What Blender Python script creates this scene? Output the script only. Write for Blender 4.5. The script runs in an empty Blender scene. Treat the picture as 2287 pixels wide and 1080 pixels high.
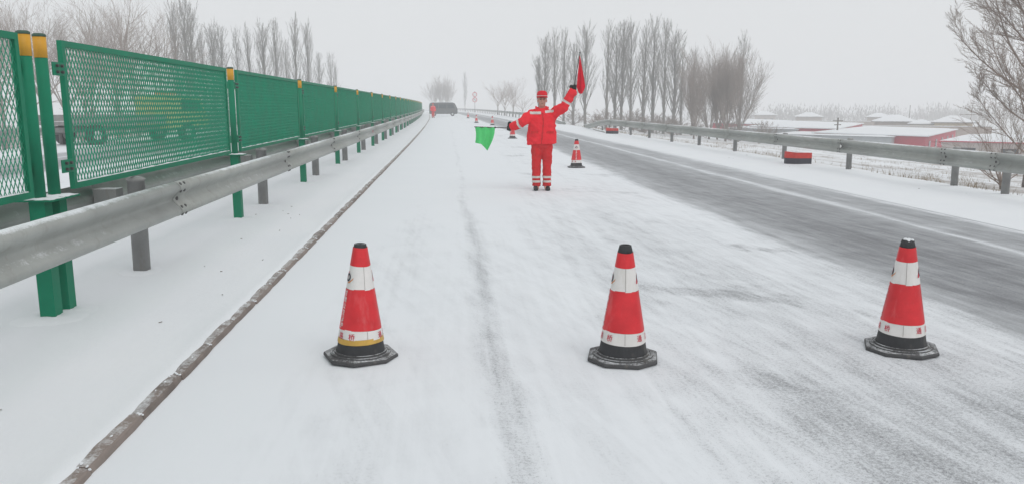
import bpy, bmesh, math, random
from mathutils import Vector, Matrix, noise as mnoise

# ------------------------------------------------------------------ camera, sky, sun, exposure
scene = bpy.context.scene
col = scene.collection
R = math.radians
PITCH = math.atan(304 / 1750); YAW = math.atan(143 / math.hypot(1750, 304))
cam_d = bpy.data.cameras.new('camera'); cam = bpy.data.objects.new('camera', cam_d); col.objects.link(cam)
cam_d.sensor_width = 36; cam_d.lens = 1750 / 2287 * 36; cam_d.clip_end = 5000; cam_d.clip_start = 0.05
cam.location = (0, 0, 1.53); cam.rotation_euler = (R(90) - PITCH, 0, -YAW)
scene.camera = cam

SUN_EL, SUN_AZ = R(48), R(150)
world = bpy.data.worlds.new('World'); scene.world = world; world.use_nodes = True
wn = world.node_tree; wn.nodes.clear()
wo = wn.nodes.new('ShaderNodeOutputWorld'); wm = wn.nodes.new('ShaderNodeMixShader')
wb = wn.nodes.new('ShaderNodeBackground'); wc = wn.nodes.new('ShaderNodeBackground')
sk = wn.nodes.new('ShaderNodeTexSky'); sk.sky_type = 'NISHITA'; sk.sun_disc = False
sk.sun_elevation = SUN_EL; sk.sun_rotation = SUN_AZ; sk.dust_density = 4
wn.links.new(sk.outputs[0], wb.inputs[0]); wb.inputs[1].default_value = 0.09
wc.inputs[0].default_value = (0.81, 0.825, 0.838, 1); wc.inputs[1].default_value = 0.97     # even cloud deck
wm.inputs[0].default_value = 0.94
wn.links.new(wb.outputs[0], wm.inputs[1]); wn.links.new(wc.outputs[0], wm.inputs[2]); wn.links.new(wm.outputs[0], wo.inputs[0])

sd = bpy.data.lights.new('sun', 'SUN'); sd.energy = 0.8; sd.angle = R(50); sd.color = (1, 0.985, 0.96)
sun = bpy.data.objects.new('sun', sd); col.objects.link(sun)
sun.rotation_euler = Vector((-math.sin(SUN_AZ) * math.cos(SUN_EL), -math.cos(SUN_AZ) * math.cos(SUN_EL), -math.sin(SUN_EL))).to_track_quat('-Z', 'Y').to_euler()

vs = scene.view_settings
vs.view_transform = 'Standard'; vs.look = 'None'; vs.exposure = 0.0; vs.gamma = 1; vs.use_curve_mapping = False
cy = scene.cycles
cy.max_bounces = 8; cy.diffuse_bounces = 3; cy.glossy_bounces = 2; cy.transparent_max_bounces = 8
cy.volume_bounces = 4; cy.use_denoising = True; cy.use_adaptive_sampling = False
scene.render.film_transparent = False
HAZE_DENSITY = 0.0030

# ------------------------------------------------------------------ materials
def new_mat(name):
    m = bpy.data.materials.new(name); m.use_nodes = True
    nt = m.node_tree; return m, nt, nt.nodes['Principled BSDF']
def N(nt, t, **kw):
    n = nt.nodes.new(t)
    for k, v in kw.items():
        if hasattr(n, k): setattr(n, k, v)
    return n
def noise(nt, vec, scale, detail=4, rough=.55, dist=0.0):
    n = nt.nodes.new('ShaderNodeTexNoise'); n.inputs['Scale'].default_value = scale
    n.inputs['Detail'].default_value = detail; n.inputs['Roughness'].default_value = rough; n.inputs['Distortion'].default_value = dist
    if vec is not None: nt.links.new(vec, n.inputs['Vector'])
    return n.outputs['Fac']
def math_n(nt, op, a, b=None, c=None, clamp=False):
    n = nt.nodes.new('ShaderNodeMath'); n.operation = op; n.use_clamp = clamp
    for i, v in enumerate((a, b, c)):
        if v is None: continue
        if isinstance(v, (int, float)): n.inputs[i].default_value = v
        else: nt.links.new(v, n.inputs[i])
    return n.outputs[0]
def ramp(nt, fac, stops, interp='LINEAR'):
    n = nt.nodes.new('ShaderNodeValToRGB'); r = n.color_ramp; r.interpolation = interp
    while len(r.elements) < len(stops): r.elements.new(0.5)
    for e, (p, c) in zip(r.elements, stops):
        e.position = p; e.color = c if isinstance(c, tuple) and len(c) == 4 else ((c[0], c[1], c[2], 1) if isinstance(c, tuple) else (c, c, c, 1))
    nt.links.new(fac, n.inputs[0]); return n.outputs[0]
def mixc(nt, fac, a, b):
    n = nt.nodes.new('ShaderNodeMix'); n.data_type = 'RGBA'
    if isinstance(fac, (int, float)): n.inputs[0].default_value = fac
    else: nt.links.new(fac, n.inputs[0])
    for i, v in ((6, a), (7, b)):
        if isinstance(v, tuple): n.inputs[i].default_value = (v[0], v[1], v[2], 1)
        else: nt.links.new(v, n.inputs[i])
    return n.outputs[2]
def maprange(nt, v, a, b, c=0.0, d=1.0, smooth=False):
    n = nt.nodes.new('ShaderNodeMapRange'); n.interpolation_type = 'SMOOTHSTEP' if smooth else 'LINEAR'
    nt.links.new(v, n.inputs[0])
    for i, x in enumerate((a, b, c, d)): n.inputs[i + 1].default_value = x
    return n.outputs[0]
def bump(nt, bsdf, h, strength=.3, dist=.01):
    n = nt.nodes.new('ShaderNodeBump'); n.inputs['Strength'].default_value = strength; n.inputs['Distance'].default_value = dist
    nt.links.new(h, n.inputs['Height']); nt.links.new(n.outputs[0], bsdf.inputs['Normal'])
def vmath(nt, vec, sc):
    n = nt.nodes.new('ShaderNodeMapping'); n.inputs['Scale'].default_value = sc; nt.links.new(vec, n.inputs['Vector']); return n.outputs[0]

SNOW = (0.785, 0.812, 0.835)
M = {}
def coat_mat(name, base, vary=.15, rough=.6, metallic=0.0, nscale=6, fine=60, snow=0.0, snow_lo=.35, snow_thr=.55, stain=None, coords='Object', bumpk=.15, spec=.4, rand=0):
    """painted / weathered surface, optionally with blown snow lying on its upward faces"""
    m, nt, b = new_mat(name)
    tc = N(nt, 'ShaderNodeTexCoord'); v = tc.outputs[coords]
    if rand:
        oi = N(nt, 'ShaderNodeObjectInfo'); va = N(nt, 'ShaderNodeVectorMath', operation='ADD'); nt.links.new(v, va.inputs[0])
        cm = N(nt, 'ShaderNodeCombineXYZ'); nt.links.new(math_n(nt, 'MULTIPLY', oi.outputs['Random'], 50), cm.inputs[0]); nt.links.new(cm.outputs[0], va.inputs[1]); v = va.outputs[0]
    n1 = noise(nt, v, nscale, 5); n2 = noise(nt, v, fine, 3)
    dark = tuple(c * (1 - vary) for c in base); lite = tuple(min(1, c * (1 + vary)) for c in base)
    c = mixc(nt, maprange(nt, n1, .3, .7), dark, lite)
    c = mixc(nt, math_n(nt, 'MULTIPLY', maprange(nt, n2, .5, .8), .35), c, dark)
    if stain:
        n3 = noise(nt, vmath(nt, v, (1, 1, .25)), 9, 6, .7)
        c = mixc(nt, math_n(nt, 'MULTIPLY', maprange(nt, n3, .55, .75), .6), c, stain)
    if rand: c = mixc(nt, math_n(nt, 'MULTIPLY', oi.outputs['Random'], rand), c, tuple(min(1, x * 1.9) for x in base))
    rgh = maprange(nt, n1, .3, .7, rough - .08, min(1, rough + .1))
    if snow > 0:
        g = N(nt, 'ShaderNodeNewGeometry'); s = N(nt, 'ShaderNodeSeparateXYZ'); nt.links.new(g.outputs['Normal'], s.inputs[0])
        up = maprange(nt, s.outputs[2], snow_lo, 1.0)
        n4 = noise(nt, g.outputs['Position'], 9, 6, .65); n5 = noise(nt, g.outputs['Position'], 90, 3, .6)
        f = math_n(nt, 'ADD', math_n(nt, 'MULTIPLY', up, snow), math_n(nt, 'ADD', math_n(nt, 'MULTIPLY', n4, .8), math_n(nt, 'MULTIPLY', n5, .5)))
        f = maprange(nt, f, snow_thr + .6, snow_thr + .95)
        f = math_n(nt, 'MULTIPLY', f, maprange(nt, s.outputs[2], snow_lo - .1, snow_lo + .15))
        c = mixc(nt, f, c, SNOW); rgh = math_n(nt, 'MAXIMUM', rgh, math_n(nt, 'MULTIPLY', f, .9))
        if metallic: nt.links.new(math_n(nt, 'MULTIPLY', math_n(nt, 'SUBTRACT', 1, f), metallic), b.inputs['Metallic'])
    elif metallic: b.inputs['Metallic'].default_value = metallic
    nt.links.new(c, b.inputs['Base Color']); nt.links.new(rgh, b.inputs['Roughness'])
    b.inputs['Specular IOR Level'].default_value = spec
    if bumpk: bump(nt, b, n2, bumpk, .003)
    M[name] = m; return m

def snow_mat(name, dirt=None, dscale=.35, dthr=.62, soft=.12, fine_dirt=0.0):
    m, nt, b = new_mat(name)
    tc = N(nt, 'ShaderNodeTexCoord'); v = tc.outputs['Object']
    n1 = noise(nt, v, .8, 5); n2 = noise(nt, v, 14, 5, .6); n3 = noise(nt, v, 260, 2)
    c = mixc(nt, n1, (SNOW[0] * .95, SNOW[1] * .955, SNOW[2] * .965), (min(1, SNOW[0] * 1.03), min(1, SNOW[1] * 1.02), SNOW[2] * 1.01))
    if dirt:
        d1 = noise(nt, v, dscale, 6, .65); d2 = noise(nt, v, dscale * 11, 5, .7); d3 = noise(nt, v, 22, 4, .7)
        f = math_n(nt, 'ADD', math_n(nt, 'ADD', math_n(nt, 'MULTIPLY', d1, .5), math_n(nt, 'MULTIPLY', d2, .35)), math_n(nt, 'MULTIPLY', d3, .15))
        f = maprange(nt, f, dthr - soft, dthr + soft)
        c = mixc(nt, f, c, dirt)
    nt.links.new(c, b.inputs['Base Color']); b.inputs['Roughness'].default_value = .85
    b.inputs['Specular IOR Level'].default_value = .25
    h = math_n(nt, 'ADD', math_n(nt, 'MULTIPLY', n2, .8), math_n(nt, 'MULTIPLY', n3, .25))
    bump(nt, b, h, .35, .02)
    M[name] = m; return m

def road_mat():
    """frosted asphalt with blown snow: cover depends on the lane (wheel tracks, verge) and on wind streaks"""
    m, nt, b = new_mat('snowy_asphalt')
    uv = N(nt, 'ShaderNodeUVMap'); s = N(nt, 'ShaderNodeSeparateXYZ'); nt.links.new(uv.outputs[0], s.inputs[0])
    S, Y = s.outputs[0], s.outputs[1]
    warp = noise(nt, vmath(nt, uv.outputs[0], (.5, .12, 1)), 1.0, 4, .6)
    warp2 = noise(nt, vmath(nt, uv.outputs[0], (3.0, .45, 1)), 1.0, 6, .65)
    c0 = lambda n, k: math_n(nt, 'MULTIPLY', math_n(nt, 'SUBTRACT', n, .5), k)
    Sw = math_n(nt, 'ADD', S, math_n(nt, 'ADD', c0(warp, .38), c0(warp2, .30)))
    t = maprange(nt, Sw, -2, 10)
    P = lambda x: (x + 2) / 12
    prof = ramp(nt, t, [(P(-1.6), .95), (P(-.95), .93), (P(-.5), .79), (P(-.2), .86), (P(.14), .85), (P(.27), .58), (P(.40), .84), (P(.8), .84), (P(1.30), .73), (P(2.0), .66), (P(2.7), .64), (P(3.35), .70), (P(3.60), .74),
                        (P(3.82), .36), (P(4.5), .20), (P(5.4), .23), (P(5.9), .32), (P(6.03), .60), (P(6.14), .34), (P(6.6), .31), (P(6.92), .42), (P(7.12), .80), (P(7.3), 1.0)])
    right = maprange(nt, Sw, 1.2, 1.9, smooth=True); lane2 = maprange(nt, Sw, 3.45, 3.8, 1.0, 0.0)
    # the scoured strip is barer close to the camera and whitens with distance
    far = math_n(nt, 'ADD', math_n(nt, 'MULTIPLY', maprange(nt, Y, 3.0, 5.2, -.16, .02, True), math_n(nt, 'MULTIPLY', right, lane2)), math_n(nt, 'MULTIPLY', maprange(nt, Y, 7, 16, smooth=True), maprange(nt, Sw, 3.4, 4.0, .22, .05)))
    mp = N(nt, 'ShaderNodeMapping'); mp.inputs['Rotation'].default_value = (0, 0, R(-16)); nt.links.new(uv.outputs[0], mp.inputs['Vector'])
    st1 = noise(nt, vmath(nt, uv.outputs[0], (3.2, .16, 1)), 1.0, 7, .64, .4)
    st2 = noise(nt, vmath(nt, mp.outputs[0], (7.5, .55, 1)), 1.0, 7, .66, .7)
    st3 = noise(nt, vmath(nt, uv.outputs[0], (16, .7, 1)), 1.0, 5, .6, .2)
    mid = noise(nt, uv.outputs[0], 2.4, 6, .68, .3)
    big = noise(nt, vmath(nt, mp.outputs[0], (.85, .42, 1)), 1.0, 6, .62, .5)
    patch = math_n(nt, 'MULTIPLY', maprange(nt, big, .56, .70, smooth=True), math_n(nt, 'MULTIPLY', right, lane2))
    g1 = noise(nt, uv.outputs[0], 52, 4, .7); g2 = noise(nt, uv.outputs[0], 150, 3, .7)
    open_ = maprange(nt, prof, .97, .78, .30, 1.0); bare = maprange(nt, prof, .35, .6, .30, 1.0)
    lo = math_n(nt, 'ADD', math_n(nt, 'ADD', c0(st1, .55), c0(st2, .55)), math_n(nt, 'ADD', c0(mid, .46), c0(st3, .40)))
    hi = math_n(nt, 'MULTIPLY', math_n(nt, 'ADD', c0(g1, 1.5), c0(g2, 1.5)), bare)
    f = math_n(nt, 'SUBTRACT', math_n(nt, 'ADD', prof, far), math_n(nt, 'MULTIPLY', patch, .34))
    f = math_n(nt, 'ADD', f, math_n(nt, 'MULTIPLY', math_n(nt, 'MULTIPLY', lo, open_), maprange(nt, prof, .3, .55, .62, 1.0)))
    cover = maprange(nt, f, .02, .90)
    f = math_n(nt, 'ADD', f, math_n(nt, 'MULTIPLY', hi, open_))
    f = maprange(nt, f, .14, .66)
    f = math_n(nt, 'ADD', math_n(nt, 'MULTIPLY', f, .55), math_n(nt, 'MULTIPLY', cover, .45))
    asp = mixc(nt, g1, (.088, .092, .100), (.15, .155, .166))
    tone = mixc(nt, noise(nt, uv.outputs[0], .9, 4), (SNOW[0] * .95, SNOW[1] * .955, SNOW[2] * .965), SNOW)
    nt.links.new(mixc(nt, f, asp, tone), b.inputs['Base Color'])
    nt.links.new(maprange(nt, f, 0, 1, .5, .9), b.inputs['Roughness']); b.inputs['Specular IOR Level'].default_value = .3
    bump(nt, b, math_n(nt, 'ADD', math_n(nt, 'MULTIPLY', f, 1.0), math_n(nt, 'MULTIPLY', g1, .4)), .35, .008)
    M['road'] = m

road_mat()
snow_mat('snow'); snow_mat('field', (.25, .205, .165), .22, .545, .07); snow_mat('roof_snow')
snow_mat('verge', (.20, .165, .125), 1.3, .70, .05)
coat_mat('galv', (.36, .375, .355), .14, .5, .25, 3, 40, snow=.80, snow_lo=.40, snow_thr=.44, stain=(.24, .22, .19), bumpk=.1)
coat_mat('galv_post', (.27, .27, .265), .16, .6, .1, 5, 50, snow=.5, snow_lo=.6, snow_thr=.4, stain=(.2, .17, .14))
coat_mat('bolt', (.07, .07, .07), .3, .6)
coat_mat('green', (.008, .20, .108), .14, .5, 0, 4, 60, snow=.45, snow_lo=.3, snow_thr=.62, bumpk=.06, spec=0.15)
coat_mat('green_mesh', (.006, .30, .17), .12, .5, 0, 4, 60, bumpk=0, spec=0.12)
coat_mat('yellow', (.66, .33, .02), .12, .5, 0, 8, 80, stain=(.42, .24, .05))
coat_mat('capdark', (.05, .10, .07), .2, .6)
coat_mat('kerb', (.185, .155, .138), .35, .9, 0, 5, 70, snow=.62, snow_lo=.80, snow_thr=.58, stain=(.10, .075, .06), bumpk=.8, rand=.45)
coat_mat('rubber', (.035, .036, .039), .25, .7, 0, 14, 120, snow=.5, snow_lo=.45, snow_thr=.48, stain=(.14, .13, .12), bumpk=.3)
coat_mat('rubber_dusty', (.068, .068, .070), .3, .75, 0, 14, 120, snow=.46, snow_lo=.3, snow_thr=.42, stain=(.2, .185, .16), bumpk=.3)
coat_mat('cone_red', (.64, .032, .040), .16, .42, 0, 7, 90, stain=(.66, .20, .20), bumpk=.10, rand=.10, spec=0.25)
coat_mat('cone_white', (.70, .68, .66), .08, .45, 0, 9, 90, stain=(.50, .46, .40), bumpk=.05, rand=.10)
coat_mat('cone_yellow', (.56, .34, .07), .18, .5, 0, 12, 90, stain=(.55, .47, .32), bumpk=.05)
coat_mat('print_red', (.55, .03, .06), .05, .5, bumpk=0)
coat_mat('print_white', (.75, .72, .72), .05, .5, bumpk=0)
coat_mat('print_dark', (.03, .035, .05), .05, .5, bumpk=0)
coat_mat('print_orange', (.62, .27, .12), .05, .5, bumpk=0)
coat_mat('seam', (.16, .12, .11), .1, .6, bumpk=0)
coat_mat('jacket', (.82, .028, .042), .10, .75, 0, 7, 45, bumpk=.5, spec=0.08)
coat_mat('trousers', (.60, .026, .030), .12, .8, 0, 7, 45, bumpk=.5, spec=0.08)
coat_mat('strip', (.62, .58, .55), .12, .4, 0, 20, 120, bumpk=.1)
coat_mat('cap', (.66, .02, .035), .1, .8, 0, 10, 90, bumpk=.3, spec=0.1)
coat_mat('skin', (.50, .27, .21), .15, .55, 0, 12, 120, bumpk=.1)
coat_mat('hair', (.018, .016, .015), .3, .8)
coat_mat('glove', (.022, .026, .024), .3, .8, 0, 20, 140, bumpk=.3, spec=0.1)
coat_mat('shoe', (.025, .025, .027), .3, .6, 0, 20, 100, snow=.2, snow_thr=.5)
coat_mat('eye', (.01, .01, .01), .1, .3, bumpk=0)
coat_mat('lip', (.22, .085, .07), .1, .5, bumpk=0)
coat_mat('flag_green', (.10, .60, .19), .06, .75, 0, 10, 200, bumpk=.15, spec=0.1)
coat_mat('flag_red', (.68, .012, .035), .08, .75, 0, 10, 200, bumpk=.15, spec=0.1)
coat_mat('stick', (.06, .055, .05), .2, .6)
coat_mat('block_red', (.55, .05, .04), .15, .8, 0, 8, 70, snow=.6, snow_lo=.7, snow_thr=.3, bumpk=.4)
coat_mat('block_dark', (.05, .05, .062), .2, .8, 0, 8, 70, bumpk=.4)
coat_mat('bark', (.17, .145, .125), .3, .95, 0, 3, 30, bumpk=.6)
coat_mat('twig', (.27, .212, .18), .25, .95, 0, .8, 10, bumpk=0)
coat_mat('twig_grey', (.23, .22, .205), .25, .95, 0, .8, 10, bumpk=0)
coat_mat('twig_brown', (.26, .215, .19), .25, .95, 0, .8, 10, bumpk=0)
coat_mat('wall_red', (.48, .040, .075), .15, .7, 0, 1, 12, stain=(.30, .10, .10), bumpk=.1)
coat_mat('wall_grey', (.40, .425, .44), .08, .6, 0, 1, 12, bumpk=.1)
coat_mat('wall_yellow', (.45, .36, .20), .1, .9, 0, 1, 12, stain=(.35, .3, .2))
coat_mat('wall_brown', (.30, .24, .20), .15, .9, 0, 1, 12)
coat_mat('wall_pale', (.52, .48, .46), .12, .9, 0, 1, 12)
coat_mat('eave', (.13, .11, .10), .2, .8)
coat_mat('glass', (.04, .05, .06), .2, .15, bumpk=0)
coat_mat('wood_pole', (.10, .085, .07), .2, .9)
coat_mat('van', (.10, .102, .108), .12, .4, 0, 3, 40, snow=.5, snow_lo=.5, snow_thr=.45)
coat_mat('truck_yellow', (.62, .55, .22), .1, .5, 0, 2, 20, snow=.5, snow_lo=.5, snow_thr=.4)
coat_mat('van_trim', (.55, .56, .57), .1, .5)
coat_mat('sign_white', (.78, .78, .78), .04, .5, bumpk=0)
coat_mat('grass', (.22, .165, .10), .3, .95, 0, 2, 20, bumpk=0)
coat_mat('reflector', (.75, .75, .72), .05, .25, bumpk=0)

# ------------------------------------------------------------------ mesh helpers
class MB:
    def __init__(s): s.v = []; s.f = []; s.m = []; s.uv = None
    def add(s, vs_, fs, mi=0):
        o = len(s.v); s.v += [tuple(v) for v in vs_]; s.f += [tuple(i + o for i in f) for f in fs]; s.m += [mi] * len(fs); return s
    def box(s, c, d, rot=None, mi=0, taper=1.0):
        x, y, z = d[0] / 2, d[1] / 2, d[2] / 2
        p = [Vector((a * x * (taper if k > 0 else 1), b * y * (taper if k > 0 else 1), k * z)) for k in (-1, 1) for b in (-1, 1) for a in (-1, 1)]
        if rot is not None: p = [rot @ q for q in p]
        c = Vector(c)
        return s.add([q + c for q in p], [(0, 2, 3, 1), (4, 5, 7, 6), (0, 1, 5, 4), (2, 6, 7, 3), (0, 4, 6, 2), (1, 3, 7, 5)], mi)
    def rings(s, rs, cap=True, mi=0, closed=False):
        n = len(rs[0]); vs_ = [p for r in rs for p in r]; fs = []
        for i in range(len(rs) - (0 if closed else 1)):
            j = (i + 1) % len(rs)
            for k in range(n):
                fs.append((i * n + k, i * n + (k + 1) % n, j * n + (k + 1) % n, j * n + k))
        if cap and not closed:
            fs.append(tuple(reversed(range(n)))); fs.append(tuple((len(rs) - 1) * n + k for k in range(n)))
        return s.add(vs_, fs, mi)
    def tube(s, pts, rad, n=6, cap=True, mi=0, flat=None):
        pts = [Vector(p) for p in pts]
        if isinstance(rad, (int, float)): rad = [rad] * len(pts)
        rs = []; prev = None
        for i, p in enumerate(pts):
            t = (pts[min(i + 1, len(pts) - 1)] - pts[max(i - 1, 0)])
            if t.length < 1e-9: t = Vector((0, 0, 1))
            t.normalize()
            if prev is None:
                a = Vector((1, 0, 0)) if abs(t.x) < .8 else Vector((0, 1, 0)); u = (a - t * a.dot(t)).normalized()
            else: u = (prev - t * prev.dot(t)).normalized()
            prev = u; w = t.cross(u)
            r = rad[i]; ru, rw = (r if isinstance(r, tuple) else (r, r))
            rs.append([p + u * (math.cos(q) * ru) + w * (math.sin(q) * rw) for q in [2 * math.pi * k / n for k in range(n)]])
        return s.rings(rs, cap, mi)
    def lathe(s, prof, n=24, cap=True, mi=0, c=(0, 0, 0)):
        return s.rings([[(c[0] + r * math.cos(2 * math.pi * k / n), c[1] + r * math.sin(2 * math.pi * k / n), c[2] + z) for k in range(n)] for r, z in prof], cap, mi)
    def ball(s, c, r, n=12, m=8):
        rx, ry, rz = r if isinstance(r, tuple) else (r, r, r)
        return s.rings([[(c[0] + rx * math.sin(a) * math.cos(2 * math.pi * k / n), c[1] + ry * math.sin(a) * math.sin(2 * math.pi * k / n), c[2] - rz * math.cos(a)) for k in range(n)]
                        for a in [math.pi * (i + .02) / (m + .04) for i in range(m + 1)]])
    def sheet(s, nx, ny, fn, mi=0):
        vs_ = [fn(i / nx, j / ny) for j in range(ny + 1) for i in range(nx + 1)]
        return s.add(vs_, [(j * (nx + 1) + i, j * (nx + 1) + i + 1, (j + 1) * (nx + 1) + i + 1, (j + 1) * (nx + 1) + i) for j in range(ny) for i in range(nx)], mi)
    def mesh(s, name, mats=(), smooth=False):
        me = bpy.data.meshes.new(name); me.from_pydata(s.v, [], s.f)
        for m in mats: me.materials.append(M[m] if isinstance(m, str) else m)
        me.polygons.foreach_set('material_index', s.m)
        if smooth: me.polygons.foreach_set('use_smooth', [True] * len(me.polygons))
        me.update(); return me
def link(name, me, parent=None, loc=None, rot=None):
    o = bpy.data.objects.new(name, me); col.objects.link(o)
    if parent is not None: o.parent = parent
    if loc is not None: o.location = loc
    if rot is not None: o.rotation_euler = rot
    return o
def part(name, mb, mats, parent, smooth=False, **k):
    return link(name, mb.mesh(name, mats if isinstance(mats, (list, tuple)) else (mats,), smooth), parent, **k)
def tag(o, label=None, cat=None, group=None, kind=None):
    if label: o['label'] = label
    if cat: o['category'] = cat
    if group: o['group'] = group
    if kind: o['kind'] = kind
    return o
def thing(name, label, cat, loc=(0, 0, 0), rz=0, group=None):
    return tag(link(name, None, None, loc, (0, 0, rz)), label, cat, group)
def copy_tree(o, parent=None):
    c = o.copy(); col.objects.link(c); c.parent = parent
    for ch in o.children: copy_tree(ch, c)
    return c
def baked(mb, voxel, smooth_it=4, name='tmp'):
    """union of overlapping closed volumes as one continuous skin"""
    o = link(name, mb.mesh(name))
    r = o.modifiers.new('r', 'REMESH'); r.mode = 'VOXEL'; r.voxel_size = voxel
    if smooth_it:
        q = o.modifiers.new('s', 'SMOOTH'); q.factor = .5; q.iterations = smooth_it
    dg = bpy.context.evaluated_depsgraph_get(); me = bpy.data.meshes.new_from_object(o.evaluated_get(dg))
    bpy.data.objects.remove(o)
    me.polygons.foreach_set('use_smooth', [True] * len(me.polygons)); me.update(); return me
def peel(me, pred, off=.004):
    """faces of a garment picked by a rule, lifted off it: a band sewn on"""
    mb = MB(); idx = {}
    for p in me.polygons:
        if pred(p.center, p.normal):
            f = []
            for i in p.vertices:
                if i not in idx:
                    v = me.vertices[i]; idx[i] = len(mb.v); mb.v.append(tuple(v.co + v.normal * off))
                f.append(idx[i])
            mb.f.append(tuple(f)); mb.m.append(0)
    return mb

# road axis: straight for 20 m, then bending slowly to the left
def cx(y): return -1.2e-4 * max(0, y - 20) ** 2 - 4e-4 * max(0, y - 150) ** 2
def heading(y): return math.atan((cx(y - .5) - cx(y + .5)))       # rotation about z of something facing +Y
MID = -2.83
def zt(s):
    d = abs(s - MID) - 12.75
    return -.07 if d <= 0 else -.07 - 5.4 * (1 - math.exp(-d / 38))
def und(x, y): return .12 * math.sin(x * .21 + 1.3 * math.sin(y * .13)) * math.sin(y * .17 + 2) + .05 * math.sin(x * .9 + y * .6)
def ground_z(x, y):
    s = x - cx(y); d = abs(s - MID) - 12.75
    return zt(s) + (und(x, y) * min(1, max(0, d - 1) / 8) if d > 1 else 0)
random.seed(7)

# ------------------------------------------------------------------ setting
def frange(a, b, st):
    o = []; x = a
    while x < b: o.append(x); x += st(x) if callable(st) else st
    o.append(b); return o
ys = frange(-40, 900, lambda y: 1.5 if -5 < y < 60 else (4 if y < 200 else 20))
ss = sorted(set([MID + sg * (12.75 + d) for sg in (-1, 1) for d in frange(0, 900, lambda d: .6 if d < 12 else (2 if d < 40 else (6 if d < 100 else 40)))]))
mb = MB(); W_ = len(ss)
mb.v = [(s + cx(y), y, ground_z(s + cx(y), y)) for y in ys for s in ss]
mb.f = [(j * W_ + i, j * W_ + i + 1, (j + 1) * W_ + i + 1, (j + 1) * W_ + i) for j in range(len(ys) - 1) for i in range(W_ - 1)]; mb.m = [0] * len(mb.f)
tag(part('ground', mb, 'field', None, True), kind='structure')

def strip_sheet(name, mat, s_list, zf, y0=-30, y1=420, label=None, step=None, uvs=True):
    yy = frange(y0, y1, step or (lambda y: .5 if 0 < y < 30 else (2 if y < 150 else 8)))
    mb = MB(); n = len(s_list)
    mb.v = [(s + cx(y), y, zf(s, y)) for y in yy for s in s_list]
    mb.f = [(j * n + i, j * n + i + 1, (j + 1) * n + i + 1, (j + 1) * n + i) for j in range(len(yy) - 1) for i in range(n - 1)]; mb.m = [0] * len(mb.f)
    me = mb.mesh(name, (mat,), True); uv = me.uv_layers.new(name='UVMap')
    flat = [(s, y) for y in yy for s in s_list]
    for lp in me.loops: uv.data[lp.index].uv = flat[lp.vertex_index]
    return tag(link(name, me), kind='structure')
strip_sheet('road', 'road', [-1.62, -1, 0, 1, 2, 3, 4, 5, 6, 7, 8.2], lambda s, y: 0.0)
o = strip_sheet('opposite_road', 'road', [-13.9, -12, -10, -8, -6, -4.04], lambda s, y: 0.0)
for l in o.data.loops:                                        # its lanes mirror ours
    q = o.data.uv_layers[0].data[l.index].uv; o.data.uv_layers[0].data[l.index].uv = (2 * MID - q[0], q[1] + 37)
def verge_z(s, y):
    a = s if s > MID else 2 * MID - s
    k = min(1, max(0, (a - 7.05) / .6)); e = max(0, a - 9.5)
    return .004 + .035 * k * k * (3 - 2 * k) + .010 * math.sin(s * 3.1 + y * .7) * k * math.sin(y * 1.9) - .14 * e
strip_sheet('shoulder', 'snow', [7.05, 7.2, 7.35, 7.5, 7.7, 8, 8.4, 8.8, 9.2, 9.5, 9.8, 10.15], verge_z)
strip_sheet('opposite_shoulder', 'snow', [2 * MID - q for q in (10.15, 9.8, 9.5, 9, 8.4, 7.7, 7.35, 7.05)], verge_z)
def med_z(s, y): return .034 + .012 * math.sin(s * 2.3 + y * .8) * math.sin(y * 1.35 + s) + .004 * math.sin(9 * s + 5 * y)
strip_sheet('median', 'snow', [-4.04, -3.95, -3.7, -3.4, -3.1, -2.8, -2.5, -2.2, -2.0, -1.85, -1.75, -1.68, -1.64, -1.592, -1.576], lambda s, y: (med_z(s, y) if s < -1.7 else (.038 if s < -1.66 else (.043 if s < -1.61 else (.0405 + .004 * mnoise.noise(Vector((y * 9, 0, 0))) + .005 * mnoise.noise(Vector((y * 31, 4, 0))) if s < -1.58 else .030)))) if s > -4 else .035, step=lambda y: .09 if 2 < y < 12 else (.5 if y < 30 else (2 if y < 150 else 8)), y0=1.0)

# kerb: every stone its own piece
kerb = tag(link('kerb', None), kind='structure')
KL = .578
def kerb_mesh(seed):
    rnd = random.Random(seed); mb = MB(); n = 5; rs = []
    prof = [(0.0, -.03), (-.004, .010), (-.009, .029), (-.017, .036), (-.045, .039), (-.085, .038), (-.105, -.03)]
    for i in range(n + 1):
        y = -KL / 2 + .004 + (KL - .008) * i / n; e = .006 if i in (0, n) else 0
        rs.append([(u + rnd.uniform(-.002, .002) - e * .5, y, z - (e * .7 if z > 0 else 0) + rnd.uniform(-.002, .002)) for u, z in prof])
    mb.rings(rs)
    for k in range(7):           # crumbs of snow lodged at the ends and along the back edge
        yy = rnd.choice((-KL / 2 + .004, KL / 2 - .004)) + rnd.uniform(-.012, .012) if k < 4 else rnd.uniform(-KL / 2, KL / 2)
        u, z = (rnd.choice(((-.012, .030), (-.022, .036), (-.035, .037))) if k < 4 else (-.052 + rnd.uniform(-.01, .008), .038))
        mb.ball((u, yy, z), (rnd.uniform(.004, .010), rnd.uniform(.004, .014), rnd.uniform(.003, .006)), 6, 4)
        for q in range(26): mb.m[-1 - q] = 1
    return mb.mesh('kerb_stone', ('kerb', 'snow'))
km = [kerb_mesh(i) for i in range(5)]
y = 1.2; i = 0
while y < 75:
    link('kerb_stone', km[(i * 7 + i // 3) % 5], kerb, (-1.512 + cx(y) + random.uniform(-.005, .005), y, random.uniform(-.005, .001)), (0, 0, heading(y) + random.uniform(-.006, .006)))
    y += KL; i += 1
mb = MB(); prof = [(0.0, -.03), (-.010, .030), (-.045, .040), (-.105, -.03)]
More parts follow.
